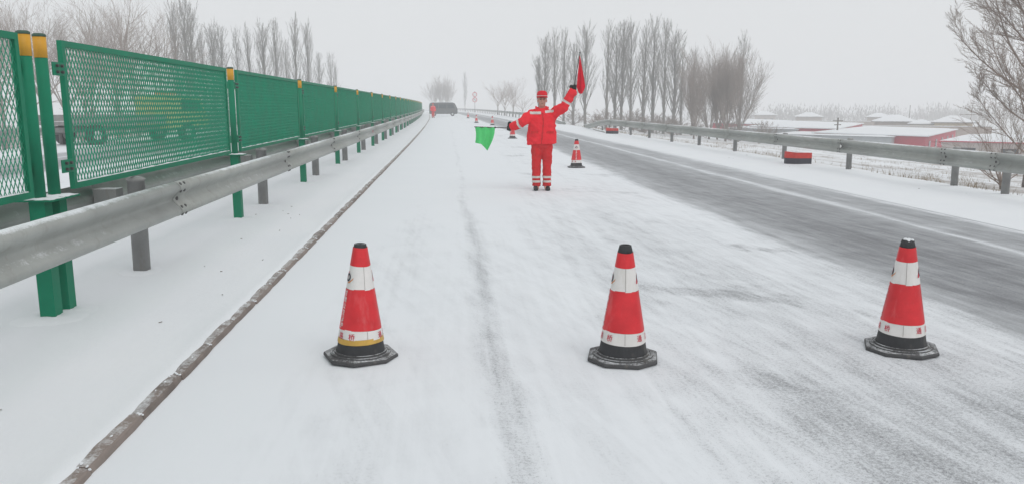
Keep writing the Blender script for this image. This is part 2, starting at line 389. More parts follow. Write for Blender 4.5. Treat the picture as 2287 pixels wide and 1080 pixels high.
mb.rings([[(-1.512 + cx(y) + u, y, z) for u, z in prof] for y in frange(y - KL / 2, 300, 6)])
tag(part('kerb_stones', mb, 'kerb', kerb), kind='stuff')

# ------------------------------------------------------------------ guardrails
BP = [(.016, .156), (.036, .153), (.062, .141), (.078, .124), (.083, .104), (.078, .086), (.058, .062), (.030, .036), (.012, .016), (.006, 0)]
BP = BP + [(u, -z) for u, z in reversed(BP[:-1])]
BACK = [(u - .0045, z) for u, z in BP]
LOOP = BP + list(reversed(BACK))
def beam_mesh(L, proud=0):
    return MB().rings([[(u + proud, y, z) for u, z in LOOP] for y in (-L / 2, L / 2)]).mesh('beam', ('galv',), False)
def smooth_beam(me):
    me.polygons.foreach_set('use_smooth', [len(p.vertices) == 4 for p in me.polygons]); return me
bolt_me = MB().lathe([(.001, 0), (.016, 0), (.016, .006), (.009, .012), (.001, .013)], 8).mesh('bolt', ('bolt',))
def post_mesh(r, h):
    return MB().lathe([(r, -.1), (r, h - .03), (r + .006, h - .028), (r + .006, h - .004), (r * .8, h + .010), (r * .3, h + .016)], 18).mesh('post', ('galv_post',), True)
sp_me = MB().box((0, 0, 0), (.20, .15, .19)).mesh('spacer', ('galv_post',))
def collar_mesh(seed):
    rnd = random.Random(seed); mb = MB(); n = 22; rs = []
    for r, z in ((.04, .020), (.085, .022), (.13, .014), (.20, .004), (.27, -.012)):
        rs.append([((r + rnd.uniform(-.012, .012)) * math.cos(2 * math.pi * k / n), (r + rnd.uniform(-.012, .012)) * math.sin(2 * math.pi * k / n), z + rnd.uniform(-.003, .004)) for k in range(n)])
    return mb.rings(rs, cap=False).mesh('snow_collar', ('snow',), True)
collars = [collar_mesh(k) for k in range(3)]
def guardrail(name, label, s0, ys_posts, sides, zc, post_r, post_h, bolts_to=0, spacer=.25, start=None, group=None):
    g = thing(name, label, 'guardrail', (s0 + cx(ys_posts[0]), ys_posts[0], 0), 0, group); gx = g.location.copy()
    pm = post_mesh(post_r, post_h)
    cache = {}
    for i, y in enumerate(ys_posts):
        h = heading(y); lean = (random.uniform(-.012, .012), random.uniform(-.012, .012))
        po = link('post', pm, g, Vector((s0 + cx(y), y, 0)) - gx, (lean[0], lean[1], h))
        if bolts_to and 0 < y < 30: link('snow_collar', collars[i % 3], po, (0, 0, (med_z(s0, y) if s0 < 0 else verge_z(s0, y)) + .001))
        for sd in sides:
            link('spacer', sp_me, g, Vector((s0 + cx(y) + sd * (spacer - .06), y, zc)) - gx, (0, 0, h))
            if i + 1 < len(ys_posts):
                y2 = ys_posts[i + 1]; ym = (y + y2) / 2; L = math.hypot(y2 - y, cx(y2) - cx(y)) + .16
                key = round(L, 2)
                if key not in cache: cache[key] = [smooth_beam(beam_mesh(L, p)) for p in (0, .005)]
                b = link('beam', cache[key][i % 2], g, Vector((s0 + (cx(y) + cx(y2)) / 2 + sd * (spacer + .04), ym, zc)) - gx)
                b.rotation_euler = (0, 0, math.atan2(-(cx(y2) - cx(y)), y2 - y) + (math.pi if sd < 0 else 0))
            if y < bolts_to:
                for by in (-.05, .05):
                    for bz, bu in ((.135, .075), (.072, .074), (-.072, .074), (-.135, .075)):
                        bb = link('bolt', bolt_me, g, Vector((s0 + cx(y) + sd * (spacer + .04 + bu - .004), y + by, zc + bz)) - gx)
                        bb.rotation_euler = (0, sd * R(90 - (35 if abs(bz) > .1 else -30) * (1 if bz > 0 else -1)), 0)
                bb = link('bolt', bolt_me, g, Vector((s0 + cx(y) + sd * (spacer + .048), y, zc)) - gx); bb.rotation_euler = (0, sd * R(90), 0); bb.scale = (1.6, 1.6, 1.4)
    return g
GY = [-7.2 + 4.84 * k for k in range(34)]
gl = guardrail('guardrail', 'grey double-sided steel guardrail with round posts under the green median fence', MID, GY, (1, -1), .697, .074, .885, 24, .30)
mb = MB().lathe([(.001, 0), (.04, 0), (.04, .012), (.001, .014)], 14)
rf = part('reflector', mb, 'print_red', gl, loc=Vector((MID + .385 + cx(26.0), 26.0, .70)) - gl.location, rot=(0, R(90), 0))
# right-hand rail, near run with a turned-down end, and the far run
RY = [-6.4, -2.6, 1.2, 5.0, 8.7, 12.45, 13.8 + 0.0, 17.7, 21.3, 25.1, 28.8, 32.4, 36.1, 39.8, 43.4]
gr = guardrail('guardrail', 'grey steel guardrail nearest on the right, its far end sloping into the snow', 9.34, RY, (-1,), .60, .062, .765, 24, .16)
def end_terminal(g, s0, y0, dy, zc, n=9, out=.55):
    mb = MB(); rs = []; gx = g.location
    for i in range(n + 1):
        t = i / n; y = y0 + dy * t; drop = .50 * (t * t * (3 - 2 * t)); flare = out * t * t
        rs.append([(s0 + cx(y) - .20 - u + flare - gx.x, y - gx.y, zc + z - drop) for u, z in LOOP])
    return smooth_beam_part(mb.rings(rs), g)
def smooth_beam_part(mb, g):
    o = part('end_terminal', mb, 'galv', g); smooth_beam(o.data); return o
end_terminal(gr, 9.34, 43.4, 11.5, .60)
pm = post_mesh(.055, .42)
for yy, hh in ((45.3, 0), (47.3, -.12)):
    link('post', pm, gr, Vector((9.34 + cx(yy) + .05, yy, hh)) - gr.location)
mb = MB().lathe([(.001, 0), (.052, 0), (.052, .010), (.045, .014), (.001, .014)], 20); 
rr = part('reflector_plate', mb, 'bolt', gr, loc=Vector((9.34 - .29, 17.55, .60)) - gr.location, rot=(0, R(-90), 0))
part('lens', MB().lathe([(.001, .0141), (.036, .0145), (.030, .022), (.001, .024)], 16), 'reflector', rr)
FY = [72.5 + 4.0 * k for k in range(44)]
gf = guardrail('guardrail', 'distant grey guardrail on the right fading into haze beyond the gap', 9.34, FY, (-1,), .60, .062, .74, 0, .16)
end_terminal(gf, 9.34, 72.5, -10.5, .60, out=.35)
OY = [8 + 4.0 * k for k in range(34)]
guardrail('guardrail', 'low grey guardrail across the opposite carriageway, seen through the green mesh', 2 * MID - 9.34, OY, (1,), .60, .062, .74, 0, .16)

# ------------------------------------------------------------------ anti-glare fence
PW, PH = 4.34, 1.09            # panel length and height
def diamond_mesh(L, Hh, px=.052, pz=.090, w=.0200, d=.0170):
    mb = MB(); nx = int(L / px); nz = int(Hh / pz); px = L / nx; pz = Hh / nz
    for i in range(-nz, nx + 1):
        for sgn in (1, -1):
            # one strand runs the height of the panel, split where it leaves it
            pts = []
            for k in range(0, 2 * nz + 1):
                yy = (i + k * .5) * px if sgn > 0 else L - (i + k * .5) * px
                z = k * .5 * pz
                if -1e-6 <= yy <= L + 1e-6: pts.append((yy, z))
            if len(pts) < 2: continue
            (ya, za), (yb, zb) = pts[0], pts[-1]
            n = len(pts)
            for a, b in zip(pts[:-1], pts[1:]):
                tw = d / 2; j = random.uniform(-.0006, .0006); th = .0011
                q = []
                for p in (a, b):          # a slit strip turned out of the sheet, as in expanded metal
                    y_, z_ = p
                    q += [Vector((j + tw, y_ - w / 2 - th, z_)), Vector((j + tw, y_ - w / 2 + th, z_)), Vector((j - tw, y_ + w / 2 + th, z_)), Vector((j - tw, y_ + w / 2 - th, z_))]
                mb.add(q, [(0, 1, 5, 4), (1, 2, 6, 5), (2, 3, 7, 6), (3, 0, 4, 7)])
    return mb.mesh('diamond_mesh', ('green_mesh',))
def frame_mesh(L, Hh, w=.045, d=.036):
    mb = MB()
    def bar(y0, z0, y1, z1, i0, i1):      # mitred bar: outer edge and inner edge
        a = [(x, p[0], p[1]) for x in (-d / 2, d / 2) for p in ((y0, z0), (y1, z1), i1, i0)]
        mb.add(a, [(0, 3, 2, 1), (4, 5, 6, 7), (0, 1, 5, 4), (2, 3, 7, 6), (0, 4, 7, 3), (1, 2, 6, 5)])
    I = [(w, w), (L - w, w), (L - w, Hh - w), (w, Hh - w)]; O = [(0, 0), (L, 0), (L, Hh), (0, Hh)]
    for k in range(4):
        n = (k + 1) % 4; bar(*O[k], *O[n], I[k], I[n])
    return mb.mesh('frame', ('green',))
diam = diamond_mesh(PW - .06, PH - .06); fram = frame_mesh(PW, PH)
mb = MB()
def _sn(u, v):
    return (-.016 + .032 * v, .06 + (PW - .12) * u, .0455 + .013 * math.sin(math.pi * v) * (0.6 + .5 * math.sin(u * 37) * math.sin(u * 91)))
snow_ledge = mb.sheet(60, 4, _sn).mesh('snow_ledge', ('snow',), True)
post_lo = MB().box((0, 0, .39), (.105, .105, .98)).mesh('post', ('green',))
post_up = MB().lathe([(.041, 0), (.041, 1.12)], 18).mesh('upper_tube', ('green',), True)
sleeve = MB().lathe([(.0428, 0), (.0428, .145)], 18).mesh('yellow_sleeve', ('yellow',), True)
pcap = MB().lathe([(.044, 0), (.044, .016), (.03, .024), (.004, .026)], 18).mesh('cap', ('capdark',), True)
mb = MB(); mb.box((.0, 0, 0), (.26, .20, .012)); flange = mb.mesh('flange', ('green',))
mb = MB(); mb.sheet(10, 8, lambda u, v: (-.125 + .25 * u, -.095 + .19 * v, .0065 + .010 * min(1, 6 * min(u, 1 - u, v, 1 - v)) + .002 * math.sin(u * 17 + v * 9))); fl_snow = mb.mesh('snow_cover', ('snow',), True)
def bracket_mesh():
    mb = MB(); mb.box((0, .06, 0), (.008, .17, .095)); 
    for yy, zz in ((.03, .022), (.03, -.022), (.10, .022), (.10, -.022)):
        mb.tube([(.004, yy, zz), (.022, yy, zz)], .011, 8, mi=1)
    return mb.mesh('bracket', ('green', 'bolt'))
brk = bracket_mesh()
def fence_post(f, y):
    o0 = f.location; x = MID + cx(y)
    p = link('post', post_lo, f, Vector((x, y, 0)) - o0, (0, 0, heading(y)))
    link('upper_tube', post_up, p, (0, 0, .88)); link('yellow_sleeve', sleeve, p, (0, 0, 1.858)); link('cap', pcap, p, (0, 0, 2.0))
    if y < 30: link('snow_collar', collars[int(y * 7) % 3], p, (0, 0, med_z(MID, y) + .001))
    link('flange', flange, p, (0, 0, .886)); link('snow_cover', fl_snow, p, (0, 0, .886))
def fence_panel(f, y0, brackets=True):
    o0 = f.location; y1 = y0 + PW; h = math.atan2(-(cx(y1) - cx(y0)), PW)
    q = link('mesh_panel', diam, f, Vector((MID + cx(y0), y0, .91)) - o0, (0, 0, h))
    q.location += Vector((0, .03, .03))
    link('frame', fram, q, (0, -.03, -.03)); link('snow_ledge', snow_ledge, q, (0, -.03, -.03))
    for z in (.15, .85):
        link('bracket', brk, q, (.024, -.19, z)); b = link('bracket', brk, q, (.024, PW - .06 + .19, z)); b.rotation_euler = (0, 0, math.pi); b.location.x = -.024
fa = thing('anti_glare_fence', 'green mesh fence panel cut by the left edge, left of the paired yellow-topped posts', 'fence', (MID, 5.65, 0))
fence_post(fa, 5.65); fence_panel(fa, 5.55 - PW)
fb = thing('anti_glare_fence', 'long green mesh median fence with yellow-topped posts running into the haze', 'fence', (MID, 5.86, 0))
fence_post(fb, 5.86)
y = 6.14
for k in range(28):
    fence_panel(fb, y); fence_post(fb, y + PW + .245); y += PW + .50

# ------------------------------------------------------------------ traffic cones
_gl = {}
def glyph(ch):
    if ch not in _gl:
        cu = bpy.data.curves.new('g', 'FONT'); cu.body = ch; cu.size = 1; cu.align_x = 'CENTER'; cu.offset = .012
        o = link('g', cu); dg = bpy.context.evaluated_depsgraph_get(); me = bpy.data.meshes.new_from_object(o.evaluated_get(dg))
        bpy.data.objects.remove(o)
        bm = bmesh.new(); bm.from_mesh(me); bmesh.ops.subdivide_edges(bm, edges=[e for e in bm.edges if e.calc_length() > .2], cuts=2)
        bm.verts.index_update()
        v = [(q.co.x, q.co.y) for q in bm.verts]; f = [[q.index for q in p.verts] for p in bm.faces]; bm.free()
        if v:
            x0, x1 = min(q[0] for q in v), max(q[0] for q in v); y0, y1 = min(q[1] for q in v), max(q[1] for q in v)
            v = [(q[0] - (x0 + x1) / 2, q[1] - (y0 + y1) / 2) for q in v]
        _gl[ch] = (v, f)
    return _gl[ch]
CR0, CR1 = .148, .036            # cone radius at z .04 and z .70
def cr(z): return CR0 + (CR1 - CR0) * (z - .04) / .66
def wrap(mb, pts, faces, ang, z0, off, mi=0):
    """flat print bent round the cone; ang 0 = the seam, which faces -Y"""
    out = []
    for x, y in pts:
        z = z0 + y; r = cr(z) + off; a = ang - math.pi / 2 + x / r
        out.append((r * math.cos(a), r * math.sin(a), z))
    mb.add(out, faces, mi)
def text_on(mb, ch, ang, z0, size, off=.0062, sx=1.0):
    v, f = glyph(ch); wrap(mb, [(x * size * sx, y * size) for x, y in v], f, ang, z0, off)
def band(z0, z1, off, n=40, wob=0.0, seed=0):
    rnd = random.Random(seed); mb = MB(); ph = rnd.uniform(0, 6)
    rs = []
    for i in range(5):
        t = i / 4; row = []
        for k in range(n):
            a = 2 * math.pi * k / n - math.pi / 2
            z = z0 + (z1 - z0) * t + wob * math.sin(a * 2 + ph) * (1 if i in (0, 4) else 0)
            seamd = abs((a + math.pi / 2 + math.pi) % (2 * math.pi) - math.pi)
            r = cr(z) + off + .0018 * math.exp(-(seamd / .10) ** 2) + .0012 * math.sin(a * 5 + ph)
            row.append((r * math.cos(a), r * math.sin(a), z))
        rs.append(row)
    return mb.rings(rs, cap=False)
def cone_base():
    mb = MB(); h = .208; c = .108
    oct_ = lambda s, z, k=1.0: [(x * s, y * s, z) for x, y in ((-h + c, -h), (h - c, -h), (h, -h + c), (h, h - c), (h - c, h), (-h + c, h), (-h, h - c), (-h, -h + c))]
    n = 8
    mb.rings([oct_(.97, .001), oct_(1.0, .006), oct_(1.0, .019), oct_(.975, .026), oct_(.80, .031)])
    mb.lathe([(.186, .028), (.184, .037), (.178, .039), (.170, .037), (.168, .035), (.161, .035), (.159, .046), (.152, .048), (.147, .045)], 32)
    return mb
def cone(label, loc, rz, tip='open', base_rz=0.0, stripe=None, lean=(0, 0), worn=0, group=None, detail=True):
    t = thing('traffic_cone', label, 'traffic cone', loc, rz, group); t.rotation_euler = (lean[0], lean[1], rz)
    part('base', cone_base(), 'rubber_dusty', t, rot=(0, 0, base_rz - rz))
    mb = MB(); prof = [(cr(.04), .04), (cr(.12), .12), (cr(.4), .4), (cr(.66), .66), (cr(.66) + .003, .664), (cr(.705), .705), (cr(.705) - .006, .707), (cr(.705) - .010, .70), (cr(.68) - .012, .66)]
    part('body', mb.lathe(prof, 32, cap=False), 'rubber', t, True)
    lo = .118 if not stripe else .135
    part('lower_white_band', band(lo, .192, .0040, wob=.003, seed=1), 'cone_white', t, True)
    part('lower_red_band', band(.190, .437, .0048, wob=.002, seed=2), 'cone_red', t, True)
    part('upper_white_band', band(.435, .577, .0040, wob=.002, seed=3), 'cone_white', t, True)
    part('upper_red_band', band(.575, .662 if tip != 'low' else .685, .0048, wob=.002, seed=4), 'cone_red', t, True)
    if stripe: part('yellow_band', band(.108, .140, .0052, wob=.003, seed=5), 'cone_yellow', t, True)
    if detail:
        for ch, a in (('通', 42), ('达', 78), ('路', -78), ('桥', -42)):
            mb = MB(); text_on(mb, ch, R(a), .157, .042); tag(part('red_character', mb, 'print_red', t), kind='stuff')
        for sg in (-1, 1):
            for k, ch in enumerate('甘肃公交养护'):
                mb = MB(); text_on(mb, ch, R(86 * sg), .412 - .039 * k, .038); tag(part('white_character', mb, 'print_white', t), kind='stuff')
            mb = MB(); a = R(88 * sg); n = 18
            ringv = [(.026 * math.cos(q), .026 * math.sin(q)) for q in [2 * math.pi * k / n for k in range(n)]] + [(.014 * math.cos(q), .014 * math.sin(q)) for q in [2 * math.pi * k / n for k in range(n)]]
            rf_ = [(k, (k + 1) % n, n + (k + 1) % n, n + k) for k in range(n)]
            wrap(mb, ringv, rf_, a, .507, .0062, 0)
            wrap(mb, [(-.045, -.028), (-.006, .035), (.004, .035), (-.020, -.012), (-.030, -.028)], [(0, 4, 3, 2, 1)], a, .507, .0066, 1)
            wrap(mb, [(.0, -.036), (.020, -.034), (.046, -.012), (.050, .002), (.030, -.016), (.008, -.028)], [(0, 1, 4, 5), (1, 2, 3, 4)], a, .507, .0066, 2)
            part('emblem', mb, ['print_dark', 'print_red', 'print_orange'], t)
        mb = MB()
        for z0, z1 in ((.122, .188), (.437, .573)):
            wrap(mb, [(-.0009, 0), (.0009, 0), (.0009, z1 - z0), (-.0009, z1 - z0)], [(0, 1, 2, 3)], 0, z0, .0068)
        part('seam', mb, 'seam', t)
    if tip == 'snow':
        mb = MB()
        for k in range(9):
            a = k * 2.4; r = .010 + .016 * (k % 3) / 2
            mb.ball((r * math.cos(a), r * math.sin(a), .703 + .004 * (k % 2)), (.012, .012, .008), 8, 5)
        part('snow_plug', mb, 'snow', t, True)
    return t
cone('red and white cone with a yellow stripe above its dusty base, nearest the kerb', (-.56, 4.73, .002), R(24), stripe=True, tip='low', base_rz=R(22), lean=(0, R(1.6)))
cone('red and white cone with plain black tip, middle of the three nearest', (1.05, 4.56, .002), R(-8), base_rz=R(-14))
cone('red and white cone with snow plugging its top, rightmost of the three nearest', (2.86, 4.60, .002), R(-28), tip='snow', base_rz=R(-26), lean=(R(.6), R(-1)))
src = cone('red and white cone with snowy white lettering standing right of the flagman', (3.18, 19.45, .002), R(-98))
far_cones = [((3.0, 37.0), 'far traffic cone just below the flagman\'s gloved hand on the left', 40), ((3.45, 62), 'far traffic cone between the green flag and the lane edge', 100),
             ((2.5, 70.5), 'hazy traffic cone second nearest to the dark vehicle', 10), ((2.4, 96), 'smallest hazy traffic cone, nearest the dark vehicle', 60)]
for (p, lb, a) in far_cones:
    c = copy_tree(src); c.location = (p[0], p[1], .002); c.rotation_euler = (0, 0, R(a)); c['label'] = lb
    c['group'] = 'cones along the lane edge'
src['group'] = 'cones along the lane edge'

# ------------------------------------------------------------------ people
def chain(mb, pts, rad, n=14, balls=True):
    mb.tube(pts, rad, n)
    if balls:
        for p, r in zip(pts, rad):
            rr = max(r) if isinstance(r, tuple) else r
            mb.ball(p, rr * .99, 12, 8)
def jitter(me, amp, sc, seed=0):
    nr = [v.normal.copy() for v in me.vertices]; out = []
    for v, n in zip(me.vertices, nr):
        q = v.co * sc + Vector((seed, seed * 2.3, 0))
        out.extend(v.co + n * (amp * (mnoise.noise(q) + .5 * mnoise.noise(q * 2.3))))
    me.vertices.foreach_set('co', out); me.update()
def fist(mb, c, axis, palm, s=1.0):
    """closed hand round a stick: axis = stick direction, palm = from wrist towards knuckles"""
    c = Vector(c); ax = Vector(axis).normalized(); pl = Vector(palm); pl = (pl - ax * pl.dot(ax)).normalized(); nn = ax.cross(pl)
    chain(mb, [c - pl * .085 * s - nn * .010, c - pl * .03 * s - nn * .016, c + pl * .015 * s - nn * .02], [.034 * s, .036 * s, .034 * s], 12)
    for k, (off, ln) in enumerate(((-.036, .9), (-.012, 1.0), (.012, 1.0), (.036, .86))):
        b = c + ax * off * s
        pts = [b + pl * (.026 * s) - nn * .018 * s, b + pl * .034 * s * ln + nn * .008 * s, b + pl * .018 * s + nn * .026 * s * ln, b - pl * .008 * s + nn * .024 * s]
        chain(mb, pts, [.0125 * s, .0115 * s, .011 * s, .0095 * s], 8)
    b = c - ax * .030 * s - pl * .03 * s
    chain(mb, [b - nn * .012 * s, b + nn * .020 * s + pl * .010 * s, b + nn * .036 * s + pl * .030 * s + ax * .008 * s], [.015 * s, .0125 * s, .0105 * s], 8)
def person(label, loc, rz, pose, vox=1.0, group=None):
    p = thing('person', label, 'person', loc, rz, group)
    sh = {1: Vector((.185, .0, 1.385)), -1: Vector((-.185, .0, 1.375))}
    EL, WR, HD = pose['el'], pose['wr'], pose['hd']
    # the body, one skin
    mb = MB()
    hc = Vector((.0, -.012, 1.625)); hy = pose.get('turn', 0)
    mb.ball(hc + Vector((0, .018, .025)), (.078, .096, .105), 20, 14)
    mb.ball(hc + Vector((0, -.022, -.035)), (.064, .070, .085), 18, 12)
    mb.ball(hc + Vector((0, -.055, -.092)), (.033, .032, .026), 12, 8)
    mb.tube([hc + Vector((0, -.092, .018)), hc + Vector((0, -.112, -.022)), hc + Vector((0, -.088, -.034))], [.009, .015, .012], 8)
    for sx in (-1, 1):
        mb.ball(hc + Vector((sx * .080, .012, -.012)), (.012, .022, .034), 10, 8)
        mb.ball(hc + Vector((sx * .034, -.068, -.022)), (.026, .022, .022), 10, 8)
    mb.tube([hc + Vector((-.05, -.082, .034)), hc + Vector((0, -.096, .036)), hc + Vector((.05, -.082, .034))], .011, 8)
    chain(mb, [hc + Vector((0, .015, -.06)), (0, .01, 1.50), (0, .01, 1.42)], [.058, .058, .075])
    mb.rings([[(rx * math.cos(a), ry * math.sin(a), z) for a in [2 * math.pi * k / 20 for k in range(20)]] for rx, ry, z in ((.15, .10, .86), (.16, .11, 1.0), (.17, .115, 1.2), (.18, .11, 1.36), (.10, .085, 1.44))])
    for sx in (-1, 1):
        chain(mb, [sh[sx], EL[sx], WR[sx], HD[sx]], [.058, .045, .033, .034])
        chain(mb, [(sx * .085, 0, .88), (sx * .083, -.005, .47), (sx * .080, .01, .10), (sx * .082, -.06, .045)], [.085, .058, .040, .035])
    me = baked(mb, .0075 * vox, 3, 'body'); me.materials.append(M['skin']); link('body', me, p)
    if vox <= 1.5:
        for sx in (-1, 1):
            part('eye', MB().ball(hc + Vector((sx * .031, -.082, .008)), (.012, .006, .006), 10, 6), 'eye', p, True)
            part('eyebrow', MB().tube([hc + Vector((sx * .014, -.096, .030)), hc + Vector((sx * .034, -.093, .034)), hc + Vector((sx * .052, -.083, .028))], [.003, .005, .002], 6), 'hair', p, True)
        part('mouth', MB().ball(hc + Vector((0, -.086, -.066)), (.022, .007, .005), 10, 6), 'lip', p, True)
    mb = MB(); mb.ball(hc + Vector((0, .034, .030)), (.086, .088, .086), 18, 12)
    hm = baked(mb, .012 * vox, 1); hm.materials.append(M['hair']); jitter(hm, .004, 40); link('hair', hm, p)
    # jacket
    mb = MB(); tilt = pose.get('hem', 0)
    rows = ((.262, .165, .845), (.262, .168, .93), (.258, .165, 1.08), (.252, .16, 1.22), (.248, .15, 1.32), (.215, .132, 1.40), (.14, .105, 1.45), (.098, .088, 1.475), (.09, .082, 1.485))
    mb.rings([[(rx * math.copysign(abs(math.cos(a)) ** .75, math.cos(a)) + .012 * math.sin(3 * a + z * 9), ry * math.copysign(abs(math.sin(a)) ** .85, math.sin(a)), z + tilt * math.cos(a) * max(0, 1.1 - z) / .25 * .25) for a in [2 * math.pi * k / 32 for k in range(32)]] for rx, ry, z in rows])
    for sx in (-1, 1):
        e, w = Vector(EL[sx]), Vector(WR[sx]); d = (w - e).normalized()
        chain(mb, [sh[sx] + Vector((-sx * .03, 0, -.06)), sh[sx] + Vector((sx * .015, 0, -.015)), (sh[sx] + e) / 2, e, e + d * .10, w - d * .02, w + d * .030], [.105, .100, .094, .088, .080, .074, .080], 18)
    mb.tube([(0, .055, 1.44), (0, .045, 1.505)], [(.125, .100), (.108, .090)], 24)
    for sx in (-1, 1): chain(mb, [(sx * .035, -.095, 1.42), (sx * .082, -.075, 1.475), (sx * .11, .0, 1.50)], [.018, .026, .022], 8)
    jm = baked(mb, .010 * vox, 4, 'jacket'); 
    fo = []
    for v in jm.vertices:                      # cloth gathers: drag folds from the raised arm, rolls over the waist
        a = math.sin(v.co.z * 46 + v.co.x * 16 + 3 * mnoise.noise(v.co * 7)) * max(0, mnoise.noise(v.co * 4 + Vector((3, 1, 2))) + .25)
        fo.append(a)
    nr = [v.normal.copy() for v in jm.vertices]; co = []
    for v, n_, a in zip(jm.vertices, nr, fo): co.extend(v.co + n_ * (.011 * a))
    jm.vertices.foreach_set('co', co); jm.update()
    jitter(jm, .013, 9, 1); jitter(jm, .004, 26, 4); jm.materials.append(M['jacket']); link('jacket', jm, p)
    # trousers
    mb = MB()
    mb.ball((0, 0, .83), (.185, .135, .12), 20, 10)
    for sx in (-1, 1):
        mb.tube([(sx * .092, 0, .88), (sx * .094, -.004, .72), (sx * .096, -.008, .47), (sx * .096, 0, .28), (sx * .096, .008, .075)], [.106, .100, .083, .080, .080], 20)
    tm = baked(mb, .010 * vox, 3, 'trousers'); jitter(tm, .012, 9, 2); jitter(tm, .006, 22, 5); tm.materials.append(M['trousers']); link('trousers', tm, p)
    # reflective tape
    for sx in (-1, 1):
        for z0 in (.165, .245):
            mb = peel(tm, lambda c, n, sx=sx, z0=z0: c.x * sx > 0 and z0 - .018 < c.z < z0 + .018); part('leg_tape', mb, 'strip', p, True)
        e, w = Vector(EL[sx]), Vector(WR[sx]); ax = (w - e); L = ax.length; ax.normalize()
        mb = peel(jm, lambda c, n: .30 * L < (c - e).dot(ax) < .30 * L + .042 and ((c - e) - ax * (c - e).dot(ax)).length < .125 and abs(c.x) > .27)
        part('sleeve_tape', mb, 'strip', p, True)
    for x0, x1, z0, sl in ((-.225, -.025, 1.398, 0), (.045, .205, 1.415, .12)):
        mb = peel(jm, lambda c, n: x0 < c.x < x1 and c.y < -.03 and abs(c.z - z0 + .0 - sl * (c.x - x0)) < .022 and n.y < -.1); part('chest_tape', mb, 'strip', p, True)
    mb = peel(jm, lambda c, n: abs(c.x + .012 * math.sin(c.z * 9)) < .011 and c.y < 0 and n.y < -.4 and c.z < 1.40, .005); part('zip_flap', mb, 'trousers', p, True)
    for sx in (-1, 1):
        mb = peel(jm, lambda c, n: .07 < c.x * sx < .20 and c.y < 0 and n.y < -.3 and abs(c.z - 1.055) < .022, .006); part('pocket_flap', mb, 'trousers', p, True)
    # cap
    mb = MB(); mb.rings([[(rx * math.cos(a), .010 + ry * math.sin(a), z) for a in [2 * math.pi * k / 28 for k in range(28)]] for rx, ry, z in
                         ((.094, .112, 1.682), (.096, .114, 1.705), (.094, .111, 1.735), (.084, .098, 1.765), (.058, .068, 1.786), (.02, .025, 1.793), (.003, .003, 1.794))], cap=True)
    cp = part('cap', mb, 'cap', p, True)
    mb = MB()
    for zt_, zz in ((0, 0), (1, .006)): pass
    def brim(u, v):
        a = R(200 + 140 * u); r = 1 + .55 * v
        return (.097 * math.cos(a) * (1 + .10 * v), .010 + .113 * math.sin(a) - .062 * v * math.sin(math.pi * u), 1.692 - .012 * v - .014 * (2 * u - 1) ** 2 * v)
    mb.sheet(18, 5, brim); mb2 = MB(); 
    n0 = len(mb.v); mb.v += [(x, y_, z - .006) for x, y_, z in mb.v]; mb.f += [tuple(reversed([i + n0 for i in f])) for f in mb.f]; mb.m = [0] * len(mb.f)
    part('brim', mb, 'cap', cp, True)
    mb = MB(); 
    for dz in (0,):
        mb.tube([(.100 * math.cos(R(200 + 140 * k / 16)), .010 + .117 * math.sin(R(200 + 140 * k / 16)), 1.700) for k in range(17)], .006, 6)
    part('trim', mb, 'strip', cp, True)
    # gloves and shoes
    for sx in (-1, 1):
        mb = MB(); fist(mb, HD[sx], pose['ax'][sx], pose.get('palm', {}).get(sx, Vector(HD[sx]) - Vector(WR[sx])), 1.12)
        w = Vector(WR[sx]); h = Vector(HD[sx]); chain(mb, [w - (h - w) * .15, w + (h - w) * .35], [.040, .042], 12)
        gm = baked(mb, .0055 * vox, 2, 'glove'); gm.materials.append(M['glove']); link('glove', gm, p)
        mb = MB(); x = sx * .100
        chain(mb, [(x, .055, .05), (x, .01, .052), (x + sx * .010, -.075, .045), (x + sx * .018, -.150, .034)], [.045, .050, .044, .034], 14)
        mb.ball((x + sx * .008, -.05, .012), (.047, .135, .014), 18, 6)
        sm = baked(mb, .009 * vox, 2, 'shoe'); sm.materials.append(M['shoe'])
        for v in sm.vertices: v.co.z = max(v.co.z, .0)
        link('shoe', sm, p)
    return p
V = Vector
pose1 = dict(el={-1: V((-.345, -.13, 1.245)), 1: V((.385, -.14, 1.50))}, wr={-1: V((-.50, -.05, 1.165)), 1: V((.515, -.17, 1.735))}, hd={-1: V((-.585, -.03, 1.135)), 1: V((.555, -.18, 1.845))},
             ax={-1: V((-1, 0, .02)), 1: V((.17, -.05, 1))}, hem=.05, palm={1: V((.35, -.8, .2)), -1: V((-.1, -.5, -.75))})
MAN = (1.69, 14.24, 0)
person('worker in red coat and cap raising a red flag and holding out a green one', MAN, R(-3), pose1)
pose2 = dict(el={-1: V((-.27, .02, 1.12)), 1: V((.27, .02, 1.12))}, wr={-1: V((-.27, -.08, .92)), 1: V((.28, -.06, .90))}, hd={-1: V((-.27, -.11, .84)), 1: V((.28, -.08, .82))},
             ax={-1: V((0, -1, .3)), 1: V((0, -1, .3))}, hem=0)
person('tiny hazy figure in orange-red clothes standing by the dark vehicle', (-1.85, 98.7, 0), R(10), pose2, 2.4)

